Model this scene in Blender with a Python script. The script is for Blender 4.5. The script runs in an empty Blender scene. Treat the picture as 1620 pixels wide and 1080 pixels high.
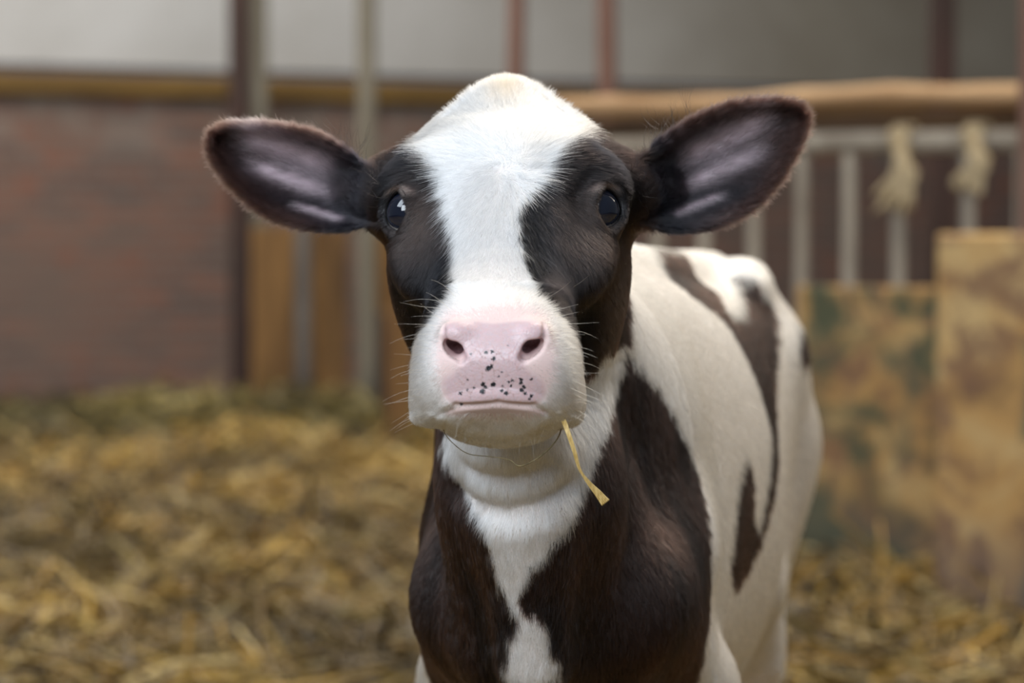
import bpy, bmesh, math, random
import numpy as np
from mathutils import Vector, Matrix

# ------------------------------------------------------------------ camera, world, light
SC = bpy.context.scene
COL = SC.collection
FPX = 3825.0                       # focal length in pixels of the 1620 px wide frame (85 mm)
CAM = np.array([0.0, -1.8, 0.88])
PITCH = math.atan(140 / FPX)

cam_data = bpy.data.cameras.new('camera')
cam_data.sensor_width = 36.0
cam_data.lens = FPX * 36.0 / 1620.0
cam_data.clip_start = 0.05
cam_data.clip_end = 200
cam_data.dof.use_dof = True
cam_data.dof.focus_distance = 1.735
cam_data.dof.aperture_fstop = 4.6
cam = bpy.data.objects.new('camera', cam_data)
COL.objects.link(cam)
cam.location = CAM
cam.rotation_euler = (math.pi / 2 - PITCH, 0, 0)
SC.camera = cam

SC.view_settings.view_transform = 'Standard'
SC.view_settings.look = 'None'
SC.view_settings.gamma = 1.0
SC.view_settings.use_curve_mapping = False
SC.view_settings.exposure = 0.0

world = bpy.data.worlds.new('world')
SC.world = world
world.use_nodes = True
wn, wl = world.node_tree.nodes, world.node_tree.links
wn.clear()
w_out = wn.new('ShaderNodeOutputWorld')
w_bg = wn.new('ShaderNodeBackground')
w_bg.inputs['Color'].default_value = (0.80, 0.88, 1.0, 1)
w_bg.inputs['Strength'].default_value = 0.13
wl.new(w_bg.outputs[0], w_out.inputs[0])


def area_light(name, loc, target, size, size_y, power, color):
    d = bpy.data.lights.new(name, 'AREA')
    d.shape = 'RECTANGLE'
    d.size, d.size_y = size, size_y
    d.energy = power
    d.color = color
    o = bpy.data.objects.new(name, d)
    COL.objects.link(o)
    o.location = loc
    o.rotation_euler = (Vector(target) - Vector(loc)).to_track_quat('-Z', 'Y').to_euler()
    return o


# daylight: the wide barn doorway behind the camera and the row of roof lights above the pen
area_light('barn_doorway_daylight', (-1.3, -4.1, 3.3), (0, 0, 0.85), 4.2, 2.4, 275, (0.84, 0.92, 1.0))
area_light('roof_light_daylight_near', (-2.4, -1.3, 3.9), (0, 0.1, 0.8), 1.6, 2.6, 80, (0.80, 0.90, 1.0))
area_light('roof_light_daylight', (2.2, 2.6, 4.3), (0.5, 1.6, 0.3), 2.4, 4.5, 260, (1.0, 0.90, 0.76))
area_light('roof_light_daylight_far', (-1.5, 7.5, 4.4), (-1.0, 8.5, 0.0), 5.0, 6.0, 370, (1.0, 0.93, 0.82))

# ------------------------------------------------------------------ helpers
_cp, _sp = math.cos(PITCH), math.sin(PITCH)


def ray(px, py):
    """direction of the sight line through a point of the photograph, scaled to unit depth in Y"""
    a, b = (px - 810) / FPX, (540 - py) / FPX
    y = _cp + b * _sp
    z = -_sp + b * _cp
    return np.array([a / y, 1.0, z / y])


def P(px, py, Y):
    return CAM + ray(px, py) * (Y - CAM[1])


def floor_at(px, py, z=0.0):
    r = ray(px, py)
    t = (z - CAM[2]) / r[2]
    return CAM + r * t


def tag(o, label=None, cat=None, group=None, kind=None):
    if label: o['label'] = label
    if cat: o['category'] = cat
    if group: o['group'] = group
    if kind: o['kind'] = kind
    return o


def link_mesh(name, verts, faces, mat, parent=None, smooth=False):
    me = bpy.data.meshes.new(name)
    me.from_pydata([tuple(v) for v in verts], [], [tuple(f) for f in faces])
    me.update()
    if smooth:
        me.shade_smooth()
    if mat: me.materials.append(mat)
    o = bpy.data.objects.new(name, me)
    COL.objects.link(o)
    if parent: o.parent = parent
    return o


def bm_obj(name, bm, mat, parent=None, smooth=False):
    me = bpy.data.meshes.new(name)
    bmesh.ops.recalc_face_normals(bm, faces=bm.faces)
    bm.to_mesh(me); bm.free()
    if smooth: me.shade_smooth()
    if mat: me.materials.append(mat)
    o = bpy.data.objects.new(name, me)
    COL.objects.link(o)
    if parent: o.parent = parent
    return o


def empty(name, loc, rz=0.0):
    o = bpy.data.objects.new(name, None)
    o.empty_display_size = 0.1
    COL.objects.link(o)
    o.location = loc
    o.rotation_euler = (0, 0, rz)
    return o


def bm_box(bm, c, size, bevel=0.0, rot=None, seg=2):
    M = Matrix.Translation(Vector(c))
    if rot is not None: M = M @ rot.to_4x4()
    M = M @ Matrix.Diagonal((size[0], size[1], size[2], 1))
    r = bmesh.ops.create_cube(bm, size=1.0, matrix=M)
    if bevel:
        es = list({e for v in r['verts'] for e in v.link_edges})
        bmesh.ops.bevel(bm, geom=es, offset=bevel, segments=seg, affect='EDGES', profile=0.5)


def tube_geo(pts, radii, seg=12, flat=1.0, cap=True):
    """tube along a polyline; returns verts and faces"""
    pts = np.asarray(pts, float)
    n = len(pts)
    radii = np.broadcast_to(np.asarray(radii, float), (n,))
    T = np.gradient(pts, axis=0)
    T /= np.linalg.norm(T, axis=1)[:, None] + 1e-12
    ref = np.array([0, 0, 1.0]) if abs(T[0][2]) < 0.9 else np.array([1.0, 0, 0])
    V, F = [], []
    u = np.cross(T[0], ref); u /= np.linalg.norm(u)
    for i in range(n):
        u = u - T[i] * np.dot(u, T[i]); u /= np.linalg.norm(u)
        w = np.cross(T[i], u)
        for k in range(seg):
            a = 2 * math.pi * k / seg
            V.append(pts[i] + radii[i] * (math.cos(a) * u + flat * math.sin(a) * w))
    for i in range(n - 1):
        for k in range(seg):
            k2 = (k + 1) % seg
            F.append((i * seg + k, i * seg + k2, (i + 1) * seg + k2, (i + 1) * seg + k))
    if cap:
        F.append(tuple(range(seg))[::-1])
        F.append(tuple((n - 1) * seg + k for k in range(seg)))
    return V, F


def catmull(pts, per=8):
    pts = [np.asarray(p, float) for p in pts]
    out = []
    for i in range(len(pts) - 1):
        p0 = pts[max(i - 1, 0)]; p1 = pts[i]; p2 = pts[i + 1]; p3 = pts[min(i + 2, len(pts) - 1)]
        for k in range(per):
            t = k / per
            out.append(0.5 * ((2 * p1) + (-p0 + p2) * t + (2 * p0 - 5 * p1 + 4 * p2 - p3) * t * t + (-p0 + 3 * p1 - 3 * p2 + p3) * t ** 3))
    out.append(pts[-1])
    return np.array(out)


# ------------------------------------------------------------------ materials
class NT:
    def __init__(self, name):
        self.mat = bpy.data.materials.new(name)
        self.mat.use_nodes = True
        self.n, self.l = self.mat.node_tree.nodes, self.mat.node_tree.links
        self.n.clear()
        self.out = self.n.new('ShaderNodeOutputMaterial')
        self.b = self.n.new('ShaderNodeBsdfPrincipled')
        self.l.new(self.b.outputs[0], self.out.inputs[0])

    def new(self, t, **kw):
        nd = self.n.new(t)
        for k, v in kw.items(): setattr(nd, k, v)
        return nd

    def link(self, a, b): self.l.new(a, b)

    def noise(self, vec, scale, detail=3, rough=0.55, dist=0.0):
        nd = self.new('ShaderNodeTexNoise')
        nd.inputs['Scale'].default_value = scale
        nd.inputs['Detail'].default_value = detail
        nd.inputs['Roughness'].default_value = rough
        nd.inputs['Distortion'].default_value = dist
        if vec is not None: self.link(vec, nd.inputs['Vector'])
        return nd.outputs[0]

    def coord(self, scale=(1, 1, 1), loc=(0, 0, 0), rot=(0, 0, 0)):
        tc = self.new('ShaderNodeTexCoord')
        mp = self.new('ShaderNodeMapping')
        mp.inputs['Scale'].default_value = scale
        mp.inputs['Location'].default_value = loc
        mp.inputs['Rotation'].default_value = rot
        self.link(tc.outputs['Object'], mp.inputs['Vector'])
        return mp.outputs[0]

    def ramp(self, fac, stops, interp='LINEAR'):
        nd = self.new('ShaderNodeValToRGB')
        nd.color_ramp.interpolation = interp
        el = nd.color_ramp.elements
        while len(el) < len(stops): el.new(0.5)
        for e, (p, c) in zip(el, stops):
            e.position = p
            e.color = (c[0], c[1], c[2], 1) if not isinstance(c, (int, float)) else (c, c, c, 1)
        self.link(fac, nd.inputs[0])
        return nd.outputs[0]

    def mix(self, fac, a, b, mode='MIX'):
        nd = self.new('ShaderNodeMix', data_type='RGBA', blend_type=mode)
        for sock, v in ((nd.inputs[0], fac), (nd.inputs[6], a), (nd.inputs[7], b)):
            if isinstance(v, (int, float)): sock.default_value = v
            elif isinstance(v, tuple): sock.default_value = (*v[:3], 1)
            else: self.link(v, sock)
        return nd.outputs[2]

    def math(self, op, a, b=0.0, c=0.0):
        nd = self.new('ShaderNodeMath', operation=op)
        for i, v in enumerate((a, b, c)):
            if isinstance(v, (int, float)): nd.inputs[i].default_value = v
            else: self.link(v, nd.inputs[i])
        return nd.outputs[0]

    def bump(self, h, strength=0.4, dist=0.01):
        nd = self.new('ShaderNodeBump')
        nd.inputs['Strength'].default_value = strength
        nd.inputs['Distance'].default_value = dist
        self.link(h, nd.inputs['Height'])
        self.link(nd.outputs[0], self.b.inputs['Normal'])

    def base(self, c):
        if isinstance(c, tuple): self.b.inputs['Base Color'].default_value = (*c[:3], 1)
        else: self.link(c, self.b.inputs['Base Color'])

    def set(self, **kw):
        for k, v in kw.items():
            s = self.b.inputs[k.replace('_', ' ')]
            if isinstance(v, (int, float, tuple)): s.default_value = v
            else: self.link(v, s)
        return self.mat


def mottled(name, c1, c2, scale=4, rough=0.8, c3=None, stretch=(1, 1, 1), bump=0.2, metallic=0.0, p=(0.35, 0.65)):
    t = NT(name)
    v = t.coord(scale=stretch)
    f = t.noise(v, scale, 5, 0.6, 0.4)
    stops = [(p[0], c1), (p[1], c2)] if c3 is None else [(p[0], c1), ((p[0] + p[1]) / 2, c3), (p[1], c2)]
    t.base(t.ramp(f, stops))
    g = t.noise(v, scale * 9, 4, 0.6)
    t.bump(g, bump, 0.01)
    return t.set(Roughness=rough, Metallic=metallic)
# ------------------------------------------------------------------ the barn: walls and floor
def wall_pt(px, D, z): return np.array([(px - 810) / FPX * D, D - 1.8, z])


WA, WB = np.array([-2.75, 11.2]), np.array([3.28, 13.7])
WD = (WB - WA) / np.linalg.norm(WB - WA); WN = np.array([WD[1], -WD[0]])      # WN points to the camera
WROT = Matrix.Rotation(math.atan2(WD[1], WD[0]), 3, 'Z')


def on_wall(s, off=0.0, z=0.0):
    q = WA + WD * s + WN * off
    return (q[0], q[1], z)


# brickwork, dull and dusty
t = NT('old_brick')
v = t.coord()
br = t.new('ShaderNodeTexBrick'); t.link(v, br.inputs['Vector'])
mp = br.inputs['Vector'].links[0].from_node
mp.inputs['Rotation'].default_value = (math.pi / 2, 0, 0)
br.inputs['Color1'].default_value = (.22, .10, .070, 1); br.inputs['Color2'].default_value = (.115, .080, .072, 1)
br.inputs['Mortar'].default_value = (.19, .165, .145, 1)
br.inputs['Scale'].default_value = 1.0; br.inputs['Brick Width'].default_value = .23; br.inputs['Row Height'].default_value = .075
br.inputs['Mortar Size'].default_value = .006
grime = t.noise(v, 1.1, 6, .7, .9)
c = t.mix(t.ramp(grime, [(.35, 0.0), (.62, .75)]), br.outputs['Color'], (.165, .118, .098))
patch = t.noise(v, 3.1, 3, .6)
c = t.mix(t.ramp(patch, [(.58, 0.0), (.72, .6)]), c, (.24, .085, .05))
tz = t.new('ShaderNodeSeparateXYZ'); t.link(v.node.inputs[0].links[0].from_socket, tz.inputs[0])
band = t.math('MULTIPLY', t.ramp(t.math('MULTIPLY', tz.outputs['Z'], .5), [(.68, 0.0), (.76, .55), (.86, .7), (.90, .15)]), t.ramp(t.noise(v, 4.3, 4, .6), [(.42, 0.0), (.62, 1.0)]))
c = t.mix(band, c, (.23, .21, .19))
t.base(c); t.bump(br.outputs['Fac'], .4, .01)
M_BRICK = t.set(Roughness=.9)

bm = bmesh.new(); bm_box(bm, (3.0, .15, .90), (20, .30, 1.92))
o = bm_obj('wall_back', bm, M_BRICK); o.location = on_wall(0); o.rotation_euler = WROT.to_euler(); tag(o, kind='structure')

t = NT('plaster')
v = t.coord()
tx = t.new('ShaderNodeSeparateXYZ'); t.link(v, tx.inputs[0])
f = t.noise(v, .9, 5, .6, .3)
c = t.ramp(f, [(.3, (.42, .42, .42)), (.7, (.56, .57, .59))])
c2 = t.ramp(f, [(.3, (.22, .19, .15)), (.7, (.31, .285, .24))])
c = t.mix(t.ramp(t.math('MULTIPLY', tx.outputs['X'], .12), [(.22, 0.0), (.60, 1.0)]), c, c2)
t.base(c); t.bump(t.noise(v, 30, 4), .2, .01)
M_PLASTER = t.set(Roughness=.9)
bm = bmesh.new(); bm_box(bm, (3.0, .17, 2.90), (20, .26, 2.00))
o = bm_obj('wall_upper', bm, M_PLASTER); o.location = on_wall(0); o.rotation_euler = WROT.to_euler(); tag(o, kind='structure')

M_OCHRE = mottled('ochre_timber', (.10, .055, .012), (.19, .11, .025), 3, .8, stretch=(.6, 4, 4))
bm = bmesh.new(); bm_box(bm, (3.0, -.03, 1.79), (20, .10, .11), .01)
o = bm_obj('trim_1', bm, M_OCHRE); o.location = on_wall(0); o.rotation_euler = WROT.to_euler(); tag(o, kind='structure')

M_EARTH = mottled('earth', (.05, .035, .018), (.12, .085, .04), 5, .95)
bm = bmesh.new(); bm_box(bm, (0, 5.5, -.12), (22, 20, .10))
o = bm_obj('floor', bm, M_EARTH); tag(o, kind='structure')

# ------------------------------------------------------------------ straw bedding
def hump(x, y):
    z = .022 * np.sin(x * 3.1 + 1) * np.sin(y * 2.3) + .016 * np.sin(x * 7.3 + y * 5.1) + .012 * np.sin(y * 11 - x * 6.2)
    far = np.clip((y - 2.0) / 3.0, 0, 1)
    z = z * (.25 + .9 * far)
    z += .20 * np.exp(-(((x + 1.05) / .95) ** 2 + ((y - 8.9) / .7) ** 2))
    z += .10 * np.exp(-(((x + 2.3) / .5) ** 2 + ((y - 5.2) / .8) ** 2))
    z += .02 * np.exp(-(((x - .75) / .3) ** 2 + ((y - 3.6) / .5) ** 2))
    z -= .05 * np.exp(-(((x - 1.2) / .4) ** 2 + ((y - 3.2) / .5) ** 2))
    return z


rs = np.random.RandomState(5)
gx, gy = np.meshgrid(np.linspace(-6, 6, 161), np.linspace(-2.5, 12.9, 201), indexing='ij')
gz = hump(gx, gy) - .02 + rs.normal(size=gx.shape) * .008
gv = np.stack([gx.ravel(), gy.ravel(), gz.ravel()], 1)
ny_ = gx.shape[1]
_in = ((gx - WA[0]) * WN[0] + (gy - WA[1]) * WN[1]) > -.05
gf = [(i * ny_ + j, (i + 1) * ny_ + j, (i + 1) * ny_ + j + 1, i * ny_ + j + 1) for i in range(gx.shape[0] - 1) for j in range(ny_ - 1) if _in[i, j] and _in[i + 1, j + 1] and _in[i + 1, j] and _in[i, j + 1]]
# trampled layer: mottled straw mat under the loose stalks
t = NT('trampled_straw')
v = t.coord()
f = t.noise(v, 9, 5, .65, 1.2)
c = t.ramp(f, [(.30, (.035, .022, .006)), (.50, (.12, .078, .022)), (.70, (.26, .175, .06))])
f2 = t.noise(v, 2.2, 3, .6)
c = t.mix(t.ramp(f2, [(.45, 0.0), (.65, .55)]), c, (.12, .095, .028))
t.base(c); t.bump(f, .6, .03)
M_MAT = t.set(Roughness=.95)
o = link_mesh('straw_mat', gv, gf, M_MAT, None, True)
tag(o, 'trampled mat of old straw covering the pen floor', 'straw', kind='stuff')


def loose_straw(name, n, xr, yr, seed, length, width, pal, lift=.05, dens=None):
    r = np.random.RandomState(seed)
    x = r.uniform(*xr, n); y = r.uniform(*yr, n)
    k = ((x - WA[0]) * WN[0] + (y - WA[1]) * WN[1]) > .12; x, y = x[k], y[k]; n = len(x)
    if dens is not None:
        k = r.rand(n) < dens(x, y); x, y = x[k], y[k]; n = len(x)
    z = hump(x, y) + r.rand(n) ** 2 * lift + .002
    a = r.uniform(0, 2 * np.pi, n); tl = r.normal(size=n) * .28
    L = length * r.uniform(.4, 1.3, n); W = width * r.uniform(.6, 1.4, n)
    d = np.stack([np.cos(a) * np.cos(tl), np.sin(a) * np.cos(tl), np.sin(tl)], 1)
    sd = np.stack([-np.sin(a), np.cos(a), 0 * a], 1)
    up = np.stack([0 * a, 0 * a, 0 * a + 1], 1)
    roll = r.uniform(-.9, .9, n)[:, None]
    w = sd * np.cos(roll) + up * np.sin(roll)
    c0 = np.stack([x, y, z + np.abs(np.sin(tl)) * L * .3], 1)
    bend = (r.normal(size=n) * .10)[:, None] * L[:, None] * sd + (r.rand(n) * .06)[:, None] * L[:, None] * up
    vs = []
    for s_ in (-1, 0, 1):
        cen = c0 + d * (L * .5 * s_)[:, None] + (bend if s_ == 0 else 0)
        # a folded stalk: two edges and a raised middle, so that it has thickness
        vs += [cen - w * (W * .5)[:, None], cen + np.cross(d, w) * (W * .45)[:, None], cen + w * (W * .5)[:, None]]
    vs = np.stack(vs, 1)                      # n,9,3
    base = (np.arange(n) * 9)[:, None]
    F = [base + np.array([[0, 1, 4, 3]]), base + np.array([[1, 2, 5, 4]]), base + np.array([[3, 4, 7, 6]]), base + np.array([[4, 5, 8, 7]])]
    F = np.concatenate(F)
    me = bpy.data.meshes.new(name)
    me.from_pydata(vs.reshape(-1, 3).tolist(), [], F.tolist())
    pal = np.array(pal)
    ci = r.randint(0, len(pal), n)
    blot = .72 + .42 * np.sin(x * 2.3 + 1.7 * np.sin(y * 1.9)) * np.sin(y * 2.9 + 1.3 * np.sin(x * 3.1)) + .22 * np.sin(x * 7.1 + y * 4.3)
    cc = pal[ci] * np.array([1.0, .96, .72]) * (r.uniform(.65, 1.25, n) * np.clip(blot, .35, 1.3))[:, None]
    cc = np.repeat(np.concatenate([cc, np.ones((n, 1))], 1), 9, axis=0)
    at = me.color_attributes.new('tint', 'FLOAT_COLOR', 'POINT')
    at.data.foreach_set('color', cc.astype(np.float32).ravel())
    o = bpy.data.objects.new(name, me); COL.objects.link(o)
    me.materials.append(M_STALK)
    return o


t = NT('straw_stalk')
t.base(t.new('ShaderNodeAttribute', attribute_name='tint').outputs['Color'])
M_STALK = t.set(Roughness=.45)
STRAW_PAL = [(.42, .25, .05), (.28, .165, .03), (.50, .33, .09), (.13, .08, .02), (.19, .12, .03), (.62, .48, .24), (.09, .055, .014), (.28, .19, .06)]
HAY_PAL = [(.14, .115, .035), (.08, .068, .02), (.22, .18, .065), (.045, .036, .010), (.17, .13, .04), (.33, .27, .12)]
near = lambda x, y: np.clip(.25 + (np.abs(x) < (y + 1.8) * .24 + .25) * .8, 0, 1)
o = loose_straw('loose_straw', 52000, (-2.6, 2.3), (2.6, 8.2), 1, .20, .0105, STRAW_PAL, .09, near)
tag(o, 'loose golden straw strewn thickly over the pen floor', 'straw', kind='stuff')
o = loose_straw('scattered_straw', 9000, (-2.5, 2.5), (-2.2, 2.6), 3, .15, .006, STRAW_PAL, .03)
tag(o, 'thin golden straw underfoot around the calf', 'straw', kind='stuff')
o = loose_straw('hay', 26000, (-4.2, 3.6), (7.4, 11.2), 2, .16, .012, HAY_PAL, .10)
tag(o, 'heap of dull olive hay along the foot of the brick wall', 'hay', kind='stuff')

# ------------------------------------------------------------------ posts, boards and rails
M_DKPOST = mottled('dark_oiled_wood', (.022, .010, .007), (.050, .018, .012), 3, .7, stretch=(4, 4, .5))
M_PALE = mottled('weathered_pole', (.14, .125, .095), (.22, .20, .16), 5, .8, stretch=(4, 4, .4))
M_GREY = mottled('galvanised_pipe', (.25, .21, .165), (.42, .37, .30), 6, .6, stretch=(2, 2, .6))
M_GREYD = mottled('dull_pipe', (.085, .075, .070), (.15, .135, .125), 6, .6, stretch=(2, 2, .6))
M_RED = mottled('red_oxide_paint', (.12, .055, .040), (.19, .10, .075), 5, .7, stretch=(3, 3, .6))
M_OAK = mottled('orange_board', (.09, .045, .014), (.22, .115, .036), 2.2, .8, c3=(.16, .082, .025), stretch=(5, 5, .8))
M_OAK2 = mottled('orange_plank', (.13, .062, .018), (.25, .135, .042), 2.5, .8, stretch=(5, 5, .8))


def post(name, px, D, z0, z1, w, mat, label, cat, depth=None, cap=False):
    X = (px - 810) / FPX * D
    bm = bmesh.new()
    bm_box(bm, (0, 0, (z1 - z0) / 2), (w, depth or w, z1 - z0), min(w, depth or w) * .12)
    o = bm_obj(name, bm, mat)
    o.location = (X, D - 1.8, z0)
    tag(o, label, cat)
    return o


def pole(name, px, D, z0, z1, r, mat, label, cat, lean=0.0):
    X = (px - 810) / FPX * D
    zs = np.linspace(0, z1 - z0, 9)
    V_, F_ = tube_geo([(lean * z, 0, z) for z in zs], [r * (1.5 if i == 0 else 1) for i in range(9)], 16)
    o = link_mesh(name, V_, F_, mat, None, True)
    o.location = (X, D - 1.8, z0)
    tag(o, label, cat)
    return o


post('barn_post', 380, 12.0, -.03, 3.8, .098, M_DKPOST, 'dark brown barn post rising before the brick wall, left of the calf', 'post')
pole('timber_pole', 409, 12.1, -.03, 3.8, .050, M_PALE, 'pale weathered pole right beside the dark brown left post', 'pole')
pole('timber_pole', 581, 10.8, -.03, 3.6, .043, M_PALE, 'pale pole that rises from the hay past the tip of the boards, nearest the face', 'pole')
pole('pipe', 480, 10.8, -.03, 1.12, .037, M_GREYD, 'short grey pipe standing in front of the orange board panel', 'pipe')
pole('steel_pole', 808, 9.2, -.03, 3.4, .033, M_RED, 'rust red pole rising straight behind the head of the calf', 'pole', .012)
pole('steel_pole', 968, 9.0, -.03, 3.4, .036, M_RED, 'rust red pole above the rail, between head and right ear', 'pole', -.012)
post('barn_post', 1488, 8.6, -.03, 3.6, .085, M_DKPOST, 'dark brown barn post behind the railing on the right', 'post')


def panel(name, x0, x1, D, z0, z1, th, mat, label, cat, battens=0, group=None):
    xa, xb = (x0 - 810) / FPX * D, (x1 - 810) / FPX * D
    root = empty(name, ((xa + xb) / 2, D - 1.8, z0))
    tag(root, label, cat, group)
    w = xb - xa
    bm = bmesh.new(); bm_box(bm, (0, 0, (z1 - z0) / 2), (w, th, z1 - z0), .006)
    bm_obj('board', bm, mat, root)
    for k in range(battens):
        bm = bmesh.new(); bm_box(bm, (0, th / 2 + .018, (z1 - z0) * (.25 + .5 * k)), (w * .94, .034, .06), .005)
        bm_obj('batten', bm, mat, root)
    return root


panel('board_panel', 398, 549, 11.1, -.03, 1.00, .04, M_OAK, 'wide orange brown board panel standing behind the short grey pipe', 'panel', 2)
panel('plank', 588, 641, 11.1, -.03, .98, .04, M_OAK2, 'tall orange plank just left of the cheek of the calf', 'plank', 0)
panel('plank', 611, 654, 9.9, -.03, .655, .04, M_OAK2, 'shorter orange brown plank standing in front of the tall plank', 'plank', 0)
panel('plank', 598, 611, 10.2, -.03, .63, .03, M_DKPOST, 'narrow dark strip standing in for the shaded gap beside the shorter orange plank', 'plank', 0)  # dark strip added to stand for the shaded gap between the planks

# ------------------------------------------------------------------ the railing on the right
FA, FB = np.array([.12, 5.155]), np.array([1.62, 4.205])
FD = (FB - FA) / np.linalg.norm(FB - FA); FN = np.array([FD[1], -FD[0]])
FLEN = float(np.linalg.norm(FB - FA)) + .55
FROT = math.atan2(FD[1], FD[0])


def f_at(px):
    """distance along the railing where the sight line of column px crosses it"""
    a = (px - 810) / FPX
    # (FA + FD*s).x = a * ((FA + FD*s).y + 1.8)
    return (a * (FA[1] + 1.8) - FA[0]) / (FD[0] - a * FD[1])


rail_root = empty('feed_railing', (FA[0], FA[1], 0), FROT)
tag(rail_root, 'grey steel feed railing with upright bars behind the calf and the painted boards', 'railing')
zr_ = 1.172
V_, F_ = tube_geo([(x, 0, zr_ + .004 * math.sin(x * 3)) for x in np.linspace(.05, FLEN, 24)], .030, 20)
link_mesh('top_pipe', V_, F_, M_GREY, rail_root, True)
V_, F_ = tube_geo([(x, 0, .14) for x in np.linspace(.05, FLEN, 12)], .026, 16)
link_mesh('bottom_pipe', V_, F_, M_GREY, rail_root, True)
bar_s = [f_at(p_) for p_ in (1268, 1343, 1421, 1531, 1616)]
bar_s = [s_ - .0 for s_ in bar_s] + [f_at(1192) - .0, f_at(1114), f_at(1040)] + [f_at(1616) + .14 * k for k in (1, 2, 3)]
for s_ in bar_s:
    if s_ > FLEN - .05: continue
    V_, F_ = tube_geo([(s_, 0, z) for z in (-.03, .1, .4, .8, 1.1, zr_ - .024)], [.020] * 6, 14)
    link_mesh('bar', V_, F_, M_GREY, rail_root, True)

M_LOG = mottled('peeled_log', (.26, .135, .055), (.50, .32, .17), 4, .75, stretch=(.5, 4, 4))
bm_pts = [(x, 0, 0) for x in np.linspace(-.12, FLEN, 30)]
V_, F_ = tube_geo([(x, .01 * math.sin(x * 5), .006 * math.sin(x * 7 + 1)) for x, _, _ in bm_pts], [.031 + .003 * math.sin(i * 1.9) for i in range(30)], 18)
o = link_mesh('log_rail', V_, F_, M_LOG, None, True)
o.location = (FA[0] - FN[0] * -.03, FA[1] + FN[1] * .03, 1.286); o.rotation_euler = (0, 0, FROT)
tag(o, 'pale brown log laid along the top of the dark beam', 'log')
M_BEAM = mottled('brown_beam', (.045, .022, .010), (.10, .052, .020), 4, .8, stretch=(.6, 4, 4))
bm = bmesh.new(); bm_box(bm, (FLEN / 2, .0, 0), (FLEN + .1, .05, .064), .006)
o = bm_obj('beam', bm, M_BEAM); o.location = (FA[0] - FN[0] * .045, FA[1] - FN[1] * .045, 1.222); o.rotation_euler = (0, 0, FROT)
tag(o, 'dark brown beam running between the log and the grey railing', 'beam')
post('steel_post', 1634, 5.95, -.03, 3.0, .065, M_RED, 'rust red post at the right edge, holding the railing', 'post')

# worn painted boards leaning on the railing
def painted(name, seed, bare, worn, green):
    t = NT(name)
    v = t.coord(loc=(seed, seed * .7, 0))
    n1 = t.noise(v, 3.4, 5, .62, .7)
    n2 = t.noise(v, 8.5, 5, .65, .9)
    c = t.ramp(n1, [(.34, (.17, .095, .045)), (.48, bare), (.62, worn)])
    c = t.mix(t.ramp(n2, [(.50, 0.0), (.60, .8)]), c, (.20, .105, .06))
    return t, v, c, green


t, v, c, g = painted('green_worn_board', 1.3, (.42, .245, .085), (.50, .35, .155), None)
gn = t.noise(v, 4.6, 4, .6, .8)
c = t.mix(t.ramp(gn, [(.42, .95), (.53, 0.0)]), c, (.062, .075, .042))
sx_ = t.new('ShaderNodeSeparateXYZ'); t.link(v.node.inputs[0].links[0].from_socket, sx_.inputs[0])
c = t.mix(t.ramp(sx_.outputs['Z'], [(.02, .8), (.20, .55), (.30, 0.0)]), c, (.10, .075, .060))
gn2 = t.noise(v, 2.6, 3, .6, .5)
c = t.mix(t.math('MULTIPLY', t.ramp(gn2, [(.46, .85), (.56, 0.0)]), t.ramp(sx_.outputs['Z'], [(.62, 1.0), (.74, 0.0)])), c, (.075, .085, .055))
t.base(c); t.bump(gn, .3, .01)
M_BOARD1 = t.set(Roughness=.75)
t, v, c, g = painted('yellow_worn_board', 4.1, (.50, .29, .10), (.58, .40, .18), None)
sx_ = t.new('ShaderNodeSeparateXYZ'); t.link(v.node.inputs[0].links[0].from_socket, sx_.inputs[0])
gn = t.noise(v, 5, 4, .6, .8)
edge = t.math('ADD', sx_.outputs['X'], t.math('MULTIPLY_ADD', gn, .16, -.08))
blk = t.ramp(t.noise(v, 2.3, 2, .5), [(.42, 1.0), (.52, .0)])
zz = t.math('SINE', t.math('MULTIPLY', sx_.outputs['Z'], 13.0))
c = t.mix(t.math('MULTIPLY', t.ramp(edge, [(.035, 0.0), (.06, .9)]), t.ramp(zz, [(.0, 0.0), (.25, 1.0)])), c, (.10, .125, .085))
c = t.mix(t.ramp(sx_.outputs['Z'], [(.04, .85), (.22, .5), (.34, 0.0)]), c, (.14, .10, .085))
t.base(c); t.bump(gn, .3, .01)
M_BOARD2 = t.set(Roughness=.75)


def lean_board(name, pa, pb, Da, Db, z0, z1, th, mat, label):
    a = np.array([(pa - 810) / FPX * Da, Da - 1.8]); b = np.array([(pb - 810) / FPX * Db, Db - 1.8])
    w = float(np.linalg.norm(b - a))
    root = empty(name, ((a[0] + b[0]) / 2, (a[1] + b[1]) / 2, z0), math.atan2(b[1] - a[1], b[0] - a[0]))
    tag(root, label, 'board')
    bm = bmesh.new(); bm_box(bm, (0, 0, (z1 - z0) / 2), (w, th, z1 - z0), .012, None, 3)
    bm_obj('sheet', bm, mat, root)
    M_EDGE = mottled(name + '_edge', (.20, .12, .05), (.34, .22, .10), 8, .8)
    bm = bmesh.new()
    bm_box(bm, (0, th / 2 + .016, (z1 - z0) * .75), (w * .9, .03, .05), .004)
    bm_obj('batten', bm, M_EDGE, root)
    return root


lean_board('painted_board', 1262, 1487, 6.33, 6.10, -.04, .795, .022, M_BOARD1, 'low worn board with green and ochre paint beside the hindquarters of the calf')
lean_board('painted_board', 1483, 1720, 5.60, 5.42, -.04, .925, .028, M_BOARD2, 'taller yellow ochre board with flaking paint at the right edge')

# twine hanging from the railing
M_TWINE = mottled('baler_twine', (.36, .27, .15), (.58, .47, .30), 40, .9)


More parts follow.
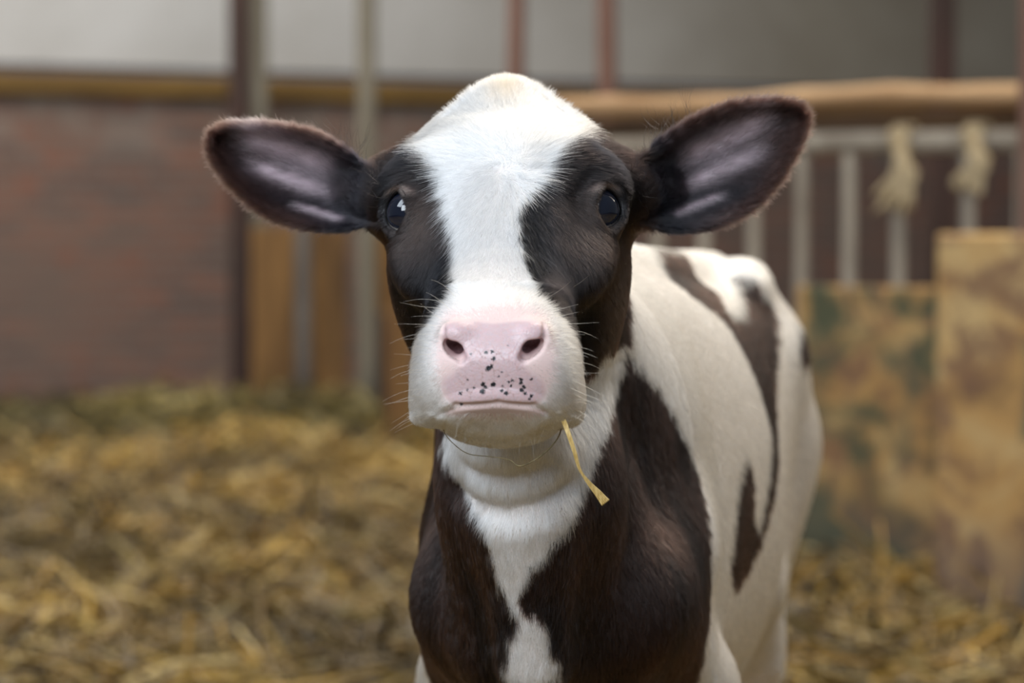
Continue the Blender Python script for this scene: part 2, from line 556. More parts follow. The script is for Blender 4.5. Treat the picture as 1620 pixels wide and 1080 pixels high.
def twine(px, drop, spread, seed, label):
    r = np.random.RandomState(seed)
    s_ = f_at(px)
    c = FA + FD * s_
    root = empty('twine_bundle', (c[0], c[1], zr_), FROT)
    tag(root, label, 'twine', 'baler twine tied to the grey railing')
    V0, F0 = [], []
    for k in range(4):      # turns round the pipe
        pts_ = [((k - 1.5) * .013 + .004 * math.sin(a * 2), math.cos(a) * .040, math.sin(a) * .040) for a in np.linspace(0, 2 * math.pi, 17)]
        v_, f_ = tube_geo(pts_, .0085, 8)
        F0 += [tuple(i + len(V0) for i in q) for q in f_]; V0 += v_
    link_mesh('wrap', V0, F0, M_TWINE, root, True)
    V0, F0 = [], []
    for k in range(22):
        ex = r.uniform(-1, 1) * spread; L = drop * r.uniform(.68, 1.05)
        kink = r.uniform(-.012, .012)
        pts_ = catmull([(r.uniform(-.01, .01), -.036, .02), (.012 + kink, -.052, -L * .25), (.028 + kink * 1.5 + ex * .25, -.058, -L * .48), (.008 + ex * .6, -.055, -L * .75),
                        (-.012 + ex, -.050 + r.uniform(-.01, .01), -L)], 4)
        v_, f_ = tube_geo(pts_, r.uniform(.005, .008), 7)
        F0 += [tuple(i + len(V0) for i in q) for q in f_]; V0 += v_
    link_mesh('tassel', V0, F0, M_TWINE, root, True)
    return root


twine(1430, .185, .060, 3, 'thick pale twine tassel tied to the grey railing, hanging longest')
twine(1546, .140, .040, 8, 'smaller pale twine tassel on the grey railing, further right')
# ------------------------------------------------------------------ the calf: an implicit solid, polygonised
HO = np.array([0.0, 0.0, 0.913])               # middle of the skull between the eyes
YAW, ROLL, ELEV = math.radians(-2.6), math.radians(-0.8), math.radians(44)
_R = np.array(Matrix.Rotation(YAW, 3, 'Z') @ Matrix.Rotation(ROLL, 3, 'Y'))
HOX = np.array([-0.006, 0, 0])
_ce, _se = math.cos(ELEV), math.sin(ELEV)


def to_head(p):
    """world -> (x lateral, s along the face towards the nose, u out of the face)"""
    q = (p - (HO + HOX)) @ _R
    return np.stack([q[:, 0], -q[:, 1] * _ce - q[:, 2] * _se, -q[:, 1] * _se + q[:, 2] * _ce], 1)


def from_head(h):
    h = np.atleast_2d(np.asarray(h, float))
    y = -h[:, 1] * _ce - h[:, 2] * _se
    z = -h[:, 1] * _se + h[:, 2] * _ce
    return np.stack([h[:, 0], y, z], 1) @ _R.T + HO + HOX


def hp(px, py, Y):
    return to_head(P(px, py, Y)[None])[0]


def smin(a, b, k):
    h = np.maximum(k - np.abs(a - b), 0) / k
    return np.minimum(a, b) - h * h * k * 0.25


def smax(a, b, k):
    return -smin(-a, -b, k)


def ell(p, c, r, R=None):
    q = p - np.asarray(c)
    if R is not None: q = q @ R
    r = np.asarray(r, float)
    k0 = np.linalg.norm(q / r, axis=1)
    k1 = np.linalg.norm(q / (r * r), axis=1) + 1e-9
    return k0 * (k0 - 1) / k1


def capsule(p, a, b, ra, rb):
    a, b = np.asarray(a, float), np.asarray(b, float)
    ab = b - a
    t = np.clip(((p - a) @ ab) / (ab @ ab), 0, 1)
    return np.linalg.norm(p - a - t[:, None] * ab, axis=1) - (ra + (rb - ra) * t)


def chain(p, pts, radii, soft=0.0):
    d = None
    for i in range(len(pts) - 1):
        e = capsule(p, pts[i], pts[i + 1], radii[i], radii[i + 1])
        d = e if d is None else (smin(d, e, soft) if soft else np.minimum(d, e))
    return d


def cubic(ts, vs):
    """smooth interpolation through stations (finite difference hermite)"""
    ts, vs = np.asarray(ts, float), np.asarray(vs, float)
    m = np.gradient(vs, ts)
    def f(t):
        t = np.clip(t, ts[0], ts[-1])
        i = np.clip(np.searchsorted(ts, t) - 1, 0, len(ts) - 2)
        h = ts[i + 1] - ts[i]
        x = (t - ts[i]) / h
        return ((2 * x ** 3 - 3 * x ** 2 + 1) * vs[i] + (x ** 3 - 2 * x ** 2 + x) * h * m[i]
                + (-2 * x ** 3 + 3 * x ** 2) * vs[i + 1] + (x ** 3 - x ** 2) * h * m[i + 1])
    return f


class Loft:
    """closed shape given by sections: s, top, bottom, half width, centre offset, exponent"""
    def __init__(self, st, n=2.2):
        st = np.array(st, float)
        self.s0, self.s1 = st[0, 0], st[-1, 0]
        self.top, self.bot, self.hw = cubic(st[:, 0], st[:, 1]), cubic(st[:, 0], st[:, 2]), cubic(st[:, 0], st[:, 3])
        self.cx = cubic(st[:, 0], st[:, 4]) if st.shape[1] > 4 else (lambda t: 0 * t)
        self.n = n
        self.mid = cubic(st[:, 0], st[:, 5]) if st.shape[1] > 5 else None

    def __call__(self, x, s, u):
        t, b, w = self.top(s), self.bot(s), np.maximum(self.hw(s), 0.004)
        mid = b + (t - b) * (self.mid(s) if self.mid else 0.55)
        du = u - mid
        ru = np.maximum(np.where(du > 0, t - mid, mid - b), 0.004)
        n = self.n
        q = (np.abs((x - self.cx(s)) / w) ** n + np.abs(du / ru) ** n) ** (1 / n)
        d = (q - 1) * np.minimum(w, ru)
        over = np.maximum(np.maximum(self.s0 - s, s - self.s1), 0)
        return np.where(over > 0, np.sqrt(np.maximum(d, 0) ** 2 + over ** 2) + np.minimum(d, 0) * 0, d)


HEAD = Loft([(-.114, -.012, -.045, .028), (-.108, .002, -.065, .052), (-.092, .018, -.085, .0645), (-.070, .033, -.095, .0700),
             (-.04, .046, -.10, .0715), (0, .047, -.098, .078), (.03, .044, -.088, .074), (.06, .041, -.074, .064),
             (.09, .038, -.058, .054), (.12, .037, -.046, .047), (.15, .037, -.042, .044), (.175, .034, -.038, .042),
             (.192, .027, -.030, .036), (.203, .012, -.018, .022)], 2.35)

# torso frame: runs back and to the right
BY = math.radians(14.5)
B0 = np.array([0.006, 0.10, 0.0])
bT = np.array([math.sin(BY), math.cos(BY), 0]); bL = np.array([math.cos(BY), -math.sin(BY), 0])
#              t     top   bottom  hw    cx
BODY = Loft([(-.015, .70, .60, .020, .016, .45), (.01, .74, .54, .066, .014, .42), (.06, .80, .49, .088, .010, .38), (.14, .868, .45, .108, .003, .36),
             (.24, .880, .425, .122, .0, .40), (.38, .868, .405, .130, .0, .46), (.52, .860, .41, .134, .0, .48), (.66, .856, .45, .120, -.002, .55),
             (.78, .862, .50, .112, -.002, .6), (.88, .856, .56, .100, -.002, .6), (.96, .835, .62, .076, -.004, .6), (1.0, .79, .67, .036, -.010, .5)], 2.05)


def to_body(p):
    q = p - B0
    return np.stack([q @ bL, q @ bT, p[:, 2]], 1)


def from_body(x, t, z):
    return B0 + bL * x + bT * t + np.array([0, 0, z])


EYE_R = 0.0172
EYES, EDIR = {}, {}
for sx in (-1, 1):
    EYES[sx] = np.array([sx * 0.0690, 0.013, 0.008])
    EDIR[sx] = np.array([sx * 0.74, 0.32, 0.59])         # head frame
    EDIR[sx] /= np.linalg.norm(EDIR[sx])

# ears: outlines traced on the plane of each ear
EAR_PX = {
    1: [(985, 285), (1000, 250), (1040, 212), (1085, 182), (1140, 158), (1200, 148), (1250, 150), (1278, 166), (1287, 192), (1278, 222),
        (1258, 262), (1228, 305), (1195, 338), (1150, 364), (1095, 377), (1045, 377), (1005, 366), (980, 345)],
    -1: [(632, 300), (605, 268), (570, 238), (520, 207), (460, 190), (400, 183), (355, 187), (328, 206), (322, 235), (334, 268),
         (360, 300), (398, 336), (440, 360), (500, 375), (555, 375), (598, 366), (630, 360)],
}
EAR = {}
for sx in (-1, 1):
    pts = []
    for (px, py) in EAR_PX[sx]:
        tlat = abs(px - (1000 if sx > 0 else 610)) / 285.0
        Yp = 0.045 + 0.035 * tlat
        q = P(px, py, Yp)
        pts.append((q[0], q[2]))
    EAR[sx] = np.array([c[[0, 1]] for c in catmull([np.array([a, b, 0]) for a, b in pts + pts[:1]], 4)[:-1]])


def poly_sdf(q, poly):
    """signed distance to a polygon, negative inside"""
    d = np.full(len(q), 1e9)
    inside = np.zeros(len(q), bool)
    n = len(poly)
    for i in range(n):
        a, b = poly[i], poly[(i + 1) % n]
        e = b - a
        w = q - a
        t = np.clip((w @ e) / (e @ e + 1e-18), 0, 1)
        dd = w - t[:, None] * e
        d = np.minimum(d, (dd * dd).sum(1))
        c = ((a[1] <= q[:, 1]) != (b[1] <= q[:, 1]))
        if abs(e[1]) > 1e-12:
            xi = a[0] + (q[:, 1] - a[1]) * e[0] / e[1]
            inside ^= c & (q[:, 0] < xi)
    d = np.sqrt(d)
    return np.where(inside, -d, d)


EAR_BASE = {1: P(1000, 312, 0.05), -1: P(608, 315, 0.05)}
EAR_AX = {}
for sx, tip in ((1, (1287, 188)), (-1, (322, 222))):
    v = P(*tip, 0.08) - EAR_BASE[sx]
    EAR_AX[sx] = v[[0, 2]] / np.linalg.norm(v[[0, 2]])


def ear_uv(p, sx):
    q = p[:, [0, 2]] - EAR_BASE[sx][[0, 2]]
    ax = EAR_AX[sx]
    nx = np.array([-ax[1], ax[0]]) * sx
    return q @ ax, q @ nx           # u along to the tip, v upwards across


def ear_sheet(p, sx, dist):
    u, v = ear_uv(p, sx)
    dd = np.clip(-dist / 0.034, 0, 1)
    bowl = 0.027 * (1 - (1 - dd) ** 2) * np.clip(1.15 - u / 0.22, 0.3, 1)
    ridge = 0.0022 * np.sin(v / 0.0085 + u * 14) * np.clip(-dist / 0.02, 0, 1) * np.exp(-((u - 0.07) / 0.05) ** 2)
    rim = 0.004 * np.exp(-(-dist / 0.006) ** 2)
    return 0.040 + 0.26 * np.maximum(u, -0.02) + bowl + ridge - rim


def ear_sdf(p, sx):
    d2 = poly_sdf(p[:, [0, 2]], EAR[sx]) + .0060
    sh = ear_sheet(p, sx, d2)
    a = (np.abs(p[:, 1] - sh) * 0.75) - 0.0022
    return smax(a, d2, 0.004)


def head_sym(h):
    """signed distances of the symmetric head; h is head-local, |x| used for paired features"""
    x, s, u = h[:, 0], h[:, 1], h[:, 2]
    ax = np.abs(x)
    m = np.stack([ax, s, u], 1)
    d = HEAD(x, s, u)
    # masseter, brow ridge, cheek bone, poll tuft
    d = smin(d, ell(m, (.047, -.035, -.055), (.040, .070, .052)), .03)
    d = smin(d, ell(m, (.053, -.012, .016), (.026, .027, .023)), .02)
    d = smin(d, ell(m, (.071, -.006, .012), (.020, .024, .020)), .012)
    d = smin(d, ell(m, (.058, .040, -.006), (.022, .040, .026)), .02)
    d = smin(d, ell(m, (0, -.101, .016), (.026, .022, .016)), .035)
    d = smin(d, ell(m, (.047, .008, -.082), (.034, .062, .048)), .03)
    # hollow beside the nose bridge in front of the eye
    d = smax(d, -ell(m, (.075, .062, .038), (.018, .045, .018)), .03)
    # ear root
    d = smin(d, ell(m, (.078, -.045, -.025), (.034, .032, .030)), .02)
    return d


def world_poly(pxs, Y, per=4):
    c = catmull([P(a, b, Y) for a, b in pxs + pxs[:1]], per)[:-1]
    return c[:, [0, 2]]


MUZ = world_poly([(730, 466), (706, 492), (687, 518), (672, 547), (664, 580), (654, 610), (647, 638), (647, 655), (658, 668), (688, 667), (714, 650),
                  (750, 641), (788, 639), (825, 641), (858, 650), (882, 667), (908, 671), (924, 657), (926, 636), (917, 608), (906, 580), (897, 547),
                  (886, 518), (868, 492), (848, 466), (820, 456), (787, 453), (755, 457)], -.135)
PAD = world_poly([(702, 518), (716, 510), (745, 508), (780, 512), (820, 508), (848, 508), (861, 518), (862, 532), (854, 545), (838, 556), (827, 568),
                  (834, 584), (851, 596), (861, 611), (858, 627), (840, 637), (788, 634), (735, 637), (712, 632), (702, 616), (703, 601), (718, 589),
                  (731, 574), (731, 563), (720, 553), (706, 545), (701, 532)], -.153, 3)
CHIN = world_poly([(700, 640), (694, 660), (706, 684), (740, 702), (795, 710), (850, 701), (880, 683), (893, 662), (872, 640), (790, 625)], -.135)
_yf = cubic([.73, .755, .772, .79, .81, .828, .842, .855, .875], [-.120, -.140, -.1500, -.1555, -.1550, -.1460, -.1300, -.108, -.07])
_yc = cubic([.735, .750, .758, .766, .775, .80], [-.100, -.128, -.138, -.1435, -.1465, -.147])


def muzzle(p, d):
    """upper muzzle, nose pad and chin, in world coordinates"""
    x, y, z = p[:, 0], p[:, 1], p[:, 2]
    q = p[:, [0, 2]]
    xc = x + .0105
    yf = _yf(z) + 3.4 * xc ** 2 + 650 * xc ** 4
    m2 = poly_sdf(q, MUZ)
    e = smax(smax(m2, (yf - y) * .8, .024), y + .095, .03)
    d = smin(d, e, .034)
    pd = poly_sdf(q, PAD)
    e = smax(smax(pd, (yf - .0028 - y) * .9, .005), y + .13, .004)
    d = smin(d, e, .004)
    # swollen wings above the nostrils, a slight groove between
    for sx in (-1, 1):
        c = P(782 + sx * 60, 526, -.150)
        d = smin(d, ell(p, c, (.0090, .0072, .0065)), .010)
    c2 = poly_sdf(q, CHIN)
    yc = _yc(z) + 7.0 * xc ** 2
    e = smax(smax(c2, (yc - y) * .85, .018), y + .075, .03)
    return smin(d, e, .004)


# features traced on the muzzle (world points found by the sight line at the muzzle's depth)
def mz(px, py, Y=-0.150):
    return P(px, py, Y)


CARVES = []           # (points, radii, blend)
NECK_CARVES = []


def legs_body(p, d):
    b = to_body(p)
    # shoulders and brisket
    for sx in (-1, 1):
        sh = from_body(.004 + sx * .066, .15, .63)
        pt = from_body(.012 + sx * .052, .055, .60)
        el = from_body(sx * .088, .20, .50)
        kn = from_body(sx * .080, .150, .285)
        ft = from_body(sx * .078, .165, .095)
        hf = from_body(sx * .078, .145, .040)
        d = smin(d, capsule(p, sh, pt, .052, .046), .05)
        d = smin(d, capsule(p, pt, el, .048, .046), .04)
        d = smin(d, capsule(p, el, kn, .046, .030), .03)
        d = smin(d, capsule(p, kn, kn + np.array([0, 0, -.02]), .031, .027), .02)
        d = smin(d, capsule(p, kn, ft, .024, .021), .02)
        d = smin(d, capsule(p, ft, hf, .024, .025), .02)
        hk = from_body(-.006 + sx * .062, .78, .846)      # hook bone
        th = from_body(-.008 + sx * .050, .86, .66)
        st = from_body(-.008 + sx * .060, .74, .52)      # stifle
        ho = from_body(-.008 + sx * .048, .93, .335)      # hock
        fe = from_body(sx * .066, .875, .10)
        fo = from_body(sx * .068, .850, .04)
        d = smin(d, ell(p, hk, (.022, .045, .024)), .035)
        d = smin(d, capsule(p, hk + bL * sx * .008 + np.array([0, 0.03, -.08]), th, .048, .058), .06)
        d = smin(d, capsule(p, th, st, .062, .042), .05)
        d = smin(d, capsule(p, th, (st + ho) / 2, .062, .038), .05)
        d = smin(d, capsule(p, st, ho, .045, .027), .03)
        d = smin(d, capsule(p, ho + np.array([0, .018, .025]), ho, .018, .024), .03)
        d = smin(d, capsule(p, ho, fe, .025, .021), .02)
        d = smin(d, capsule(p, fe, fo, .025, .026), .02)
    tl = [from_body(0, t_, z_) for t_, z_ in ((.965, .835), (1.005, .80), (1.030, .72), (1.035, .60), (1.030, .50), (1.035, .42), (1.03, .36))]
    return smin(d, chain(p, tl, [.030, .022, .018, .016, .017, .026, .014], .01), .025)


def torso(p):
    b = to_body(p)
    d = BODY(b[:, 0], b[:, 1], b[:, 2])
    # ribs, hint of the back bone
    d = smin(d, capsule(p, from_body(0, .16, .868), from_body(0, .88, .862), .012, .012), .04)
    # neck
    d = smin(d, capsule(p, (0.0, .075, .915), (.013, .15, .80), .068, .070), .05)
    d = smin(d, capsule(p, (.013, .15, .80), (.042, .26, .74), .070, .092), .06)
    d = smin(d, capsule(p, (.004, .045, .83), (.014, .060, .70), .056, .058), .05)
    d = smin(d, capsule(p, (.014, .060, .70), (.020, .110, .585), .060, .070), .05)
    # dewlap / throat skin fold
    d = smin(d, chain(p, [(.003, -.028, .770), (.005, -.020, .735), (.010, -.012, .69), (.014, .005, .63), (.016, .02, .57)],
                      [.030, .034, .026, .022, .022]), .045)
    return d


def calf_sdf(p, feature=True):
    n = len(p)
    d = np.full(n, 0.5)
    y, z = p[:, 1], p[:, 2]
    # torso & neck for points low or behind
    mb = (y > -0.09) & ~((z > .98) & (y < .05))
    if mb.any():
        q = p[mb]
        e = torso(q)
        ml = q[:, 2] < 0.92
        if ml.any(): e[ml] = legs_body(q[ml], e[ml])
        d[mb] = e
    mh = (np.abs(p[:, 0]) < .16) & (y < .20) & (z > .66)
    if mh.any():
        q = p[mh]
        h = to_head(q)
        e = head_sym(h)
        mm = (h[:, 1] > .06) & (q[:, 1] < -.04)
        if mm.any():
            e2 = muzzle(q[mm], e[mm])
            if feature:
                for pts, rad, k in CARVES:
                    e2 = smax(e2, -chain(q[mm], pts, rad, .002), k)
            e[mm] = e2
        # eyes: socket, then lids as a shell with an almond opening
        for sx in (-1, 1):
            w = h - EYES[sx]
            r = np.linalg.norm(w, axis=1)
            near = r < .05
            if not near.any(): continue
            wn_ = w[near]; rn = r[near]
            en = e[near]
            en = smin(en, rn - (EYE_R + .0038), .012)            # the lids' bulge
            if feature:
                dr = EDIR[sx]
                # opening: an oval on the ball, a upwards and b across
                zv = np.array([0, -.707, .707])
                a_ax = zv - dr * (zv @ dr); a_ax /= np.linalg.norm(a_ax)
                b_ax = np.cross(dr, a_ax) * sx
                f = wn_ @ dr
                pa, pb = wn_ @ a_ax, wn_ @ b_ax
                ca = np.arctan2(pa, f) / np.where(pa > 0, .84, .90)
                cb = np.arctan2(pb - .25 * pa * (pa < 0), f) / .70
                cb = np.where(cb < 0, cb * .86, cb)
                oval = (np.sqrt(ca ** 2 + cb ** 2) - 1) * .013
                oval = np.where(f > 0, oval, .02)
                en = smax(en, -oval, .003)
                # keep the ball's room hollow just behind the opening
                en = smax(en, -smax(rn - (EYE_R + .0006), f * -1 + .0, .002), .0015)
            e[near] = en
        d[mh] = smin(d[mh], e, .035)
        # hollow again where the neck union refilled nothing; ears below
    for sx in (-1, 1):
        me_ = (p[:, 0] * sx > .06) & (z > .84) & (y > -.02) & (y < .16) & (z < 1.05)
        if me_.any():
            q = p[me_]
            e = ear_sdf(q, sx)
            bs = EAR_BASE[sx]
            root = capsule(q, bs + np.array([-sx * .012, .012, .0]), bs + np.array([sx * .018, .028, .004]), .027, .022)
            d[me_] = smin(smin(d[me_], root, .015), e, .008)
    if feature:
        mn = (y < .14) & (y > -.1) & (z > .6) & (z < .8)
        if mn.any() and NECK_CARVES:
            e = d[mn]
            for pts, rad, k in NECK_CARVES:
                e = smax(e, -chain(p[mn], pts, rad), k)
            d[mn] = e
    return d


def grid_axis(segs):
    out = [segs[0][0]]
    for a, b, h in segs:
        n = max(1, int(round((b - a) / h)))
        out += list(a + (b - a) * np.arange(1, n + 1) / n)
    return np.array(out)


RES = 1.0
XS = grid_axis([(-.245, -.10, .0028 * RES), (-.10, -.046, .0016 * RES), (-.046, .032, .0009 * RES), (.032, .10, .0016 * RES), (.10, .245, .0028 * RES), (.245, .42, .006 * RES)])
YS = grid_axis([(-.20, -.165, .0016), (-.165, -.128, .0009 * RES), (-.128, .02, .0016 * RES), (.02, .12, .0022 * RES), (.12, .30, .005 * RES), (.30, 1.18, .008 * RES)])
ZS = grid_axis([(-.02, .60, .007 * RES), (.60, .72, .004 * RES), (.72, .765, .0016 * RES), (.765, .850, .0009 * RES), (.85, 1.045, .0016 * RES)])


def polygonise(sdf):
    nx, ny, nz = len(XS), len(YS), len(ZS)
    F = np.ones((nx, ny, nz), np.float32)
    B = 10
    bx, by, bz = range(0, nx, B), range(0, ny, B), range(0, nz, B)
    cen, half, idx = [], [], []
    for i in bx:
        i2 = min(i + B, nx) - 1
        for j in by:
            j2 = min(j + B, ny) - 1
            for k in bz:
                k2 = min(k + B, nz) - 1
                cen.append(((XS[i] + XS[i2]) / 2, (YS[j] + YS[j2]) / 2, (ZS[k] + ZS[k2]) / 2))
                half.append(math.sqrt((XS[i2] - XS[i]) ** 2 + (YS[j2] - YS[j]) ** 2 + (ZS[k2] - ZS[k]) ** 2) / 2)
                idx.append((i, j, k))
    cen, half = np.array(cen), np.array(half)
    f = sdf(cen)
    act = np.abs(f) < half * 1.5 + .012
    for c in np.nonzero(~act)[0]:
        if f[c] < 0:
            i, j, k = idx[c]
            F[i:i + B, j:j + B, k:k + B] = -1
    a = np.nonzero(act)[0]
    for g in range(0, len(a), 300):
        pts, sl = [], []
        for c in a[g:g + 300]:
            i, j, k = idx[c]
            X, Y, Z = np.meshgrid(XS[i:i + B], YS[j:j + B], ZS[k:k + B], indexing='ij')
            pts.append(np.stack([X.ravel(), Y.ravel(), Z.ravel()], 1))
            sl.append((i, j, k, X.shape))
        v = sdf(np.concatenate(pts))
        o = 0
        for i, j, k, sh in sl:
            m = sh[0] * sh[1] * sh[2]
            F[i:i + sh[0], j:j + sh[1], k:k + sh[2]] = v[o:o + m].reshape(sh)
            o += m
    S = F < 0
    sh = (nx - 1, ny - 1, nz - 1)
    cnt = np.zeros(sh, np.uint8)
    for di in (0, 1):
        for dj in (0, 1):
            for dk in (0, 1):
                cnt += S[di:di + sh[0], dj:dj + sh[1], dk:dk + sh[2]]
    I, J, K = np.nonzero((cnt > 0) & (cnt < 8))
    vid = np.full(sh, -1, np.int32)
    vid[I, J, K] = np.arange(len(I))
    acc = np.zeros((len(I), 3)); num = np.zeros(len(I))
    G = (XS, YS, ZS)
    cor = [(0, 0, 0), (1, 0, 0), (0, 1, 0), (0, 0, 1), (1, 1, 0), (1, 0, 1), (0, 1, 1), (1, 1, 1)]
    for a_ in cor:
        for ax in range(3):
            if a_[ax]: continue
            b_ = list(a_); b_[ax] = 1
            fa = F[I + a_[0], J + a_[1], K + a_[2]].astype(float)
            fb = F[I + b_[0], J + b_[1], K + b_[2]].astype(float)
            m = (fa < 0) != (fb < 0)
            t = np.where(m, fa / np.where(m, fa - fb, 1), 0)
            pa = np.stack([XS[I + a_[0]], YS[J + a_[1]], ZS[K + a_[2]]], 1)
            pb = np.stack([XS[I + b_[0]], YS[J + b_[1]], ZS[K + b_[2]]], 1)
            acc += np.where(m[:, None], pa + (pb - pa) * t[:, None], 0)
            num += m
    V = acc / num[:, None]
    faces = []
    for ax in range(3):
        s0 = [slice(1, n - 1) for n in (nx, ny, nz)]
        s0[ax] = slice(0, (nx, ny, nz)[ax] - 1)
        s1 = list(s0); s1[ax] = slice(1, (nx, ny, nz)[ax])
        A, Bm = S[tuple(s0)], S[tuple(s1)]
        e = np.nonzero(A != Bm)
        ii = [e[q] + (1 if q != ax else 0) for q in range(3)]
        flip = A[e]
        o1, o2 = [(1, 2), (2, 0), (0, 1)][ax]
        def g(d1, d2):
            c = [v.copy() for v in ii]
            c[o1] = c[o1] - d1; c[o2] = c[o2] - d2
            return vid[c[0], c[1], c[2]]
        q = np.stack([g(1, 1), g(0, 1), g(0, 0), g(1, 0)], 1)
        q[~flip] = q[~flip][:, ::-1]
        faces.append(q)
    faces = np.concatenate(faces)
    faces = faces[(faces >= 0).all(1)]
    # settle the vertices on the surface
    for it in range(3):
        e = 4e-4
        f0 = sdf(V)
        gr = np.stack([(sdf(V + np.array(dv) * e) - sdf(V - np.array(dv) * e)) / (2 * e) for dv in ((1, 0, 0), (0, 1, 0), (0, 0, 1))], 1)
        g2 = (gr * gr).sum(1)
        step = -(f0 / np.maximum(g2, .2))[:, None] * gr
        ln = np.linalg.norm(step, axis=1)
        step *= np.minimum(1, .0012 / np.maximum(ln, 1e-9))[:, None]
        V = V + step * (.8 if it < 2 else .6)
    return V, faces


def trace(pxs, feature=False):
    """where the sight lines through these points of the photograph meet the calf"""
    pxs = np.asarray(pxs, float)
    d = np.stack([ray(a, b) for a, b in pxs])
    d /= np.linalg.norm(d, axis=1)[:, None]
    t = np.full(len(pxs), 1.5)
    best, bt = np.full(len(pxs), 9.0), t.copy()
    for _ in range(160):
        f = calf_sdf(CAM + d * t[:, None], feature)
        m = (f < best) & (best > 2e-4)
        best[m], bt[m] = f[m], t[m]
        t += np.where(best > 2e-4, np.clip(np.abs(f) * .7, .0002, .03), 0)
    return CAM + d * bt[:, None], best < 3e-3


# the nostrils, the mouth and the folds of the throat, as grooves
def carve(pxs, rad, k, inward=(0, 0, 0), into=CARVES):
    q, _ = trace(pxs)
    into.append((q + np.asarray(inward), rad, k))


for pts in ([(708, 548), (713, 551), (721, 556), (729, 566)], [(853, 545), (847, 549), (838, 555), (829, 565)]):
    sg = -1 if pts[0][0] < 780 else 1
    carve(pts, [.0024, .0041, .0048, .0036], .003, (0, .001, 0))
    carve(pts, [.0028, .0047, .0058, .0044], .003, (sg * .0005, .008, .002))
    carve(pts, [.0026, .0042, .0054, .0040], .003, (sg * .001, .018, .006))
carve([(702, 514), (700, 524), (700, 535), (707, 546)], [.0009, .0017, .0023, .0027], .0025)
carve([(861, 511), (863, 522), (863, 534), (855, 544)], [.0009, .0017, .0023, .0027], .0025)
carve([(700, 652), (722, 643), (788, 639), (845, 643), (872, 653)], [.0008, .0014, .0016, .0014, .0008], .003)
carve([(722, 770), (752, 795), (800, 806), (850, 796), (905, 765)], [.002, .005, .006, .005, .002], .018, (0, -.002, 0), NECK_CARVES)
carve([(735, 735), (765, 752), (800, 758), (840, 750), (870, 735)], [.002, .004, .005, .004, .002], .016, (0, -.002, 0), NECK_CARVES)

import time as _t
_t0 = _t.time()
V, FQ = polygonise(calf_sdf)
print('calf verts', len(V), 'faces', len(FQ), 'time', _t.time() - _t0)
# ------------------------------------------------------------------ coat: where the calf is white, black, pink
def wave(p, scale, seed, n=7):
    """smooth pseudo noise in -1..1"""
    r = np.random.RandomState(seed)
    o = np.zeros(len(p))
    for i in range(n):
        k = r.normal(size=3); k /= np.linalg.norm(k)
        o += np.sin(p @ k * scale * (1 + 1.3 * i / n) + r.uniform(0, 6.28)) / n * 1.6
    return o


def sstep(a, b, x):
    t = np.clip((x - a) / (b - a), 0, 1)
    return t * t * (3 - 2 * t)


def lerp(a, b, t):
    t = t[:, None]
    return a * (1 - t) + b * t


def front_xz(p):
    q = (p - (HO + HOX)) @ _R
    return q[:, [0, 2]]


def front_poly(pxs, per=3):
    q, _ = trace(pxs)
    f = front_xz(q)
    return catmull([np.array([a, b, 0]) for a, b in f] + [np.array([f[0, 0], f[0, 1], 0])], per)[:-1, :2]


BLAZE = front_poly([(800, 118), (735, 138), (700, 158), (668, 198), (662, 220), (683, 250), (700, 278), (706, 300), (708, 325), (714, 350), (721, 385), (718, 420),
                    (717, 450), (710, 475), (690, 494), (676, 520), (664, 560), (656, 600), (650, 640), (655, 660), (700, 660), (740, 700), (850, 700), (885, 665), (920, 655),
                    (922, 620), (910, 575), (897, 525), (876, 490), (850, 466), (838, 445), (829, 410), (822, 375), (820, 340), (828, 315), (845, 298),
                    (852, 287), (866, 265), (880, 240), (905, 218), (930, 200), (905, 158), (860, 128)])
BLAZE = np.concatenate([BLAZE])
BIB = front_poly([(640, 600), (665, 640), (692, 672), (703, 705), (718, 740), (737, 780), (758, 820), (776, 850), (778, 882), (792, 920), (815, 962), (818, 985), (808, 1010),
                  (804, 1075), (876, 1075), (873, 1020), (866, 985), (832, 964), (824, 940), (838, 900), (868, 868), (893, 835), (903, 808), (918, 785), (926, 745),
                  (945, 700), (958, 655), (976, 600), (988, 545), (950, 560), (930, 590), (850, 600)])


def side_ang(p):
    b = to_body(p)
    th = np.abs(np.arctan2(b[:, 0], b[:, 2] - .60))
    return np.stack([b[:, 1], th * .16], 1)


def side_poly(pxs, per=3):
    q, _ = trace(pxs)
    f = side_ang(q)
    return catmull([np.array([a, b, 0]) for a, b in f] + [np.array([f[0, 0], f[0, 1], 0])], per)[:-1, :2]


_cape = side_ang(trace([(992, 548), (1012, 575), (1040, 605), (1062, 645), (1085, 692), (1100, 740), (1112, 800), (1120, 860), (1121, 950), (1114, 1010), (1106, 1070)])[0])
PATCH = side_poly([(1022, 392), (1035, 410), (1053, 440), (1093, 473), (1133, 500), (1153, 527), (1180, 573), (1200, 627), (1215, 680), (1215, 735), (1206, 800),
                   (1196, 836), (1190, 800), (1189, 748), (1180, 723), (1167, 760), (1160, 827), (1153, 893), (1160, 930), (1190, 880), (1214, 813), (1226, 740),
                   (1224, 653), (1223, 600), (1227, 547), (1223, 493), (1207, 460), (1182, 440), (1160, 438), (1163, 462), (1168, 492), (1143, 493), (1127, 462),
                   (1093, 430), (1073, 400), (1058, 390)], 2)
SPOT = side_poly([(1257, 515), (1272, 518), (1279, 545), (1277, 578), (1260, 572)])
print('cape', np.round(_cape, 3).tolist())

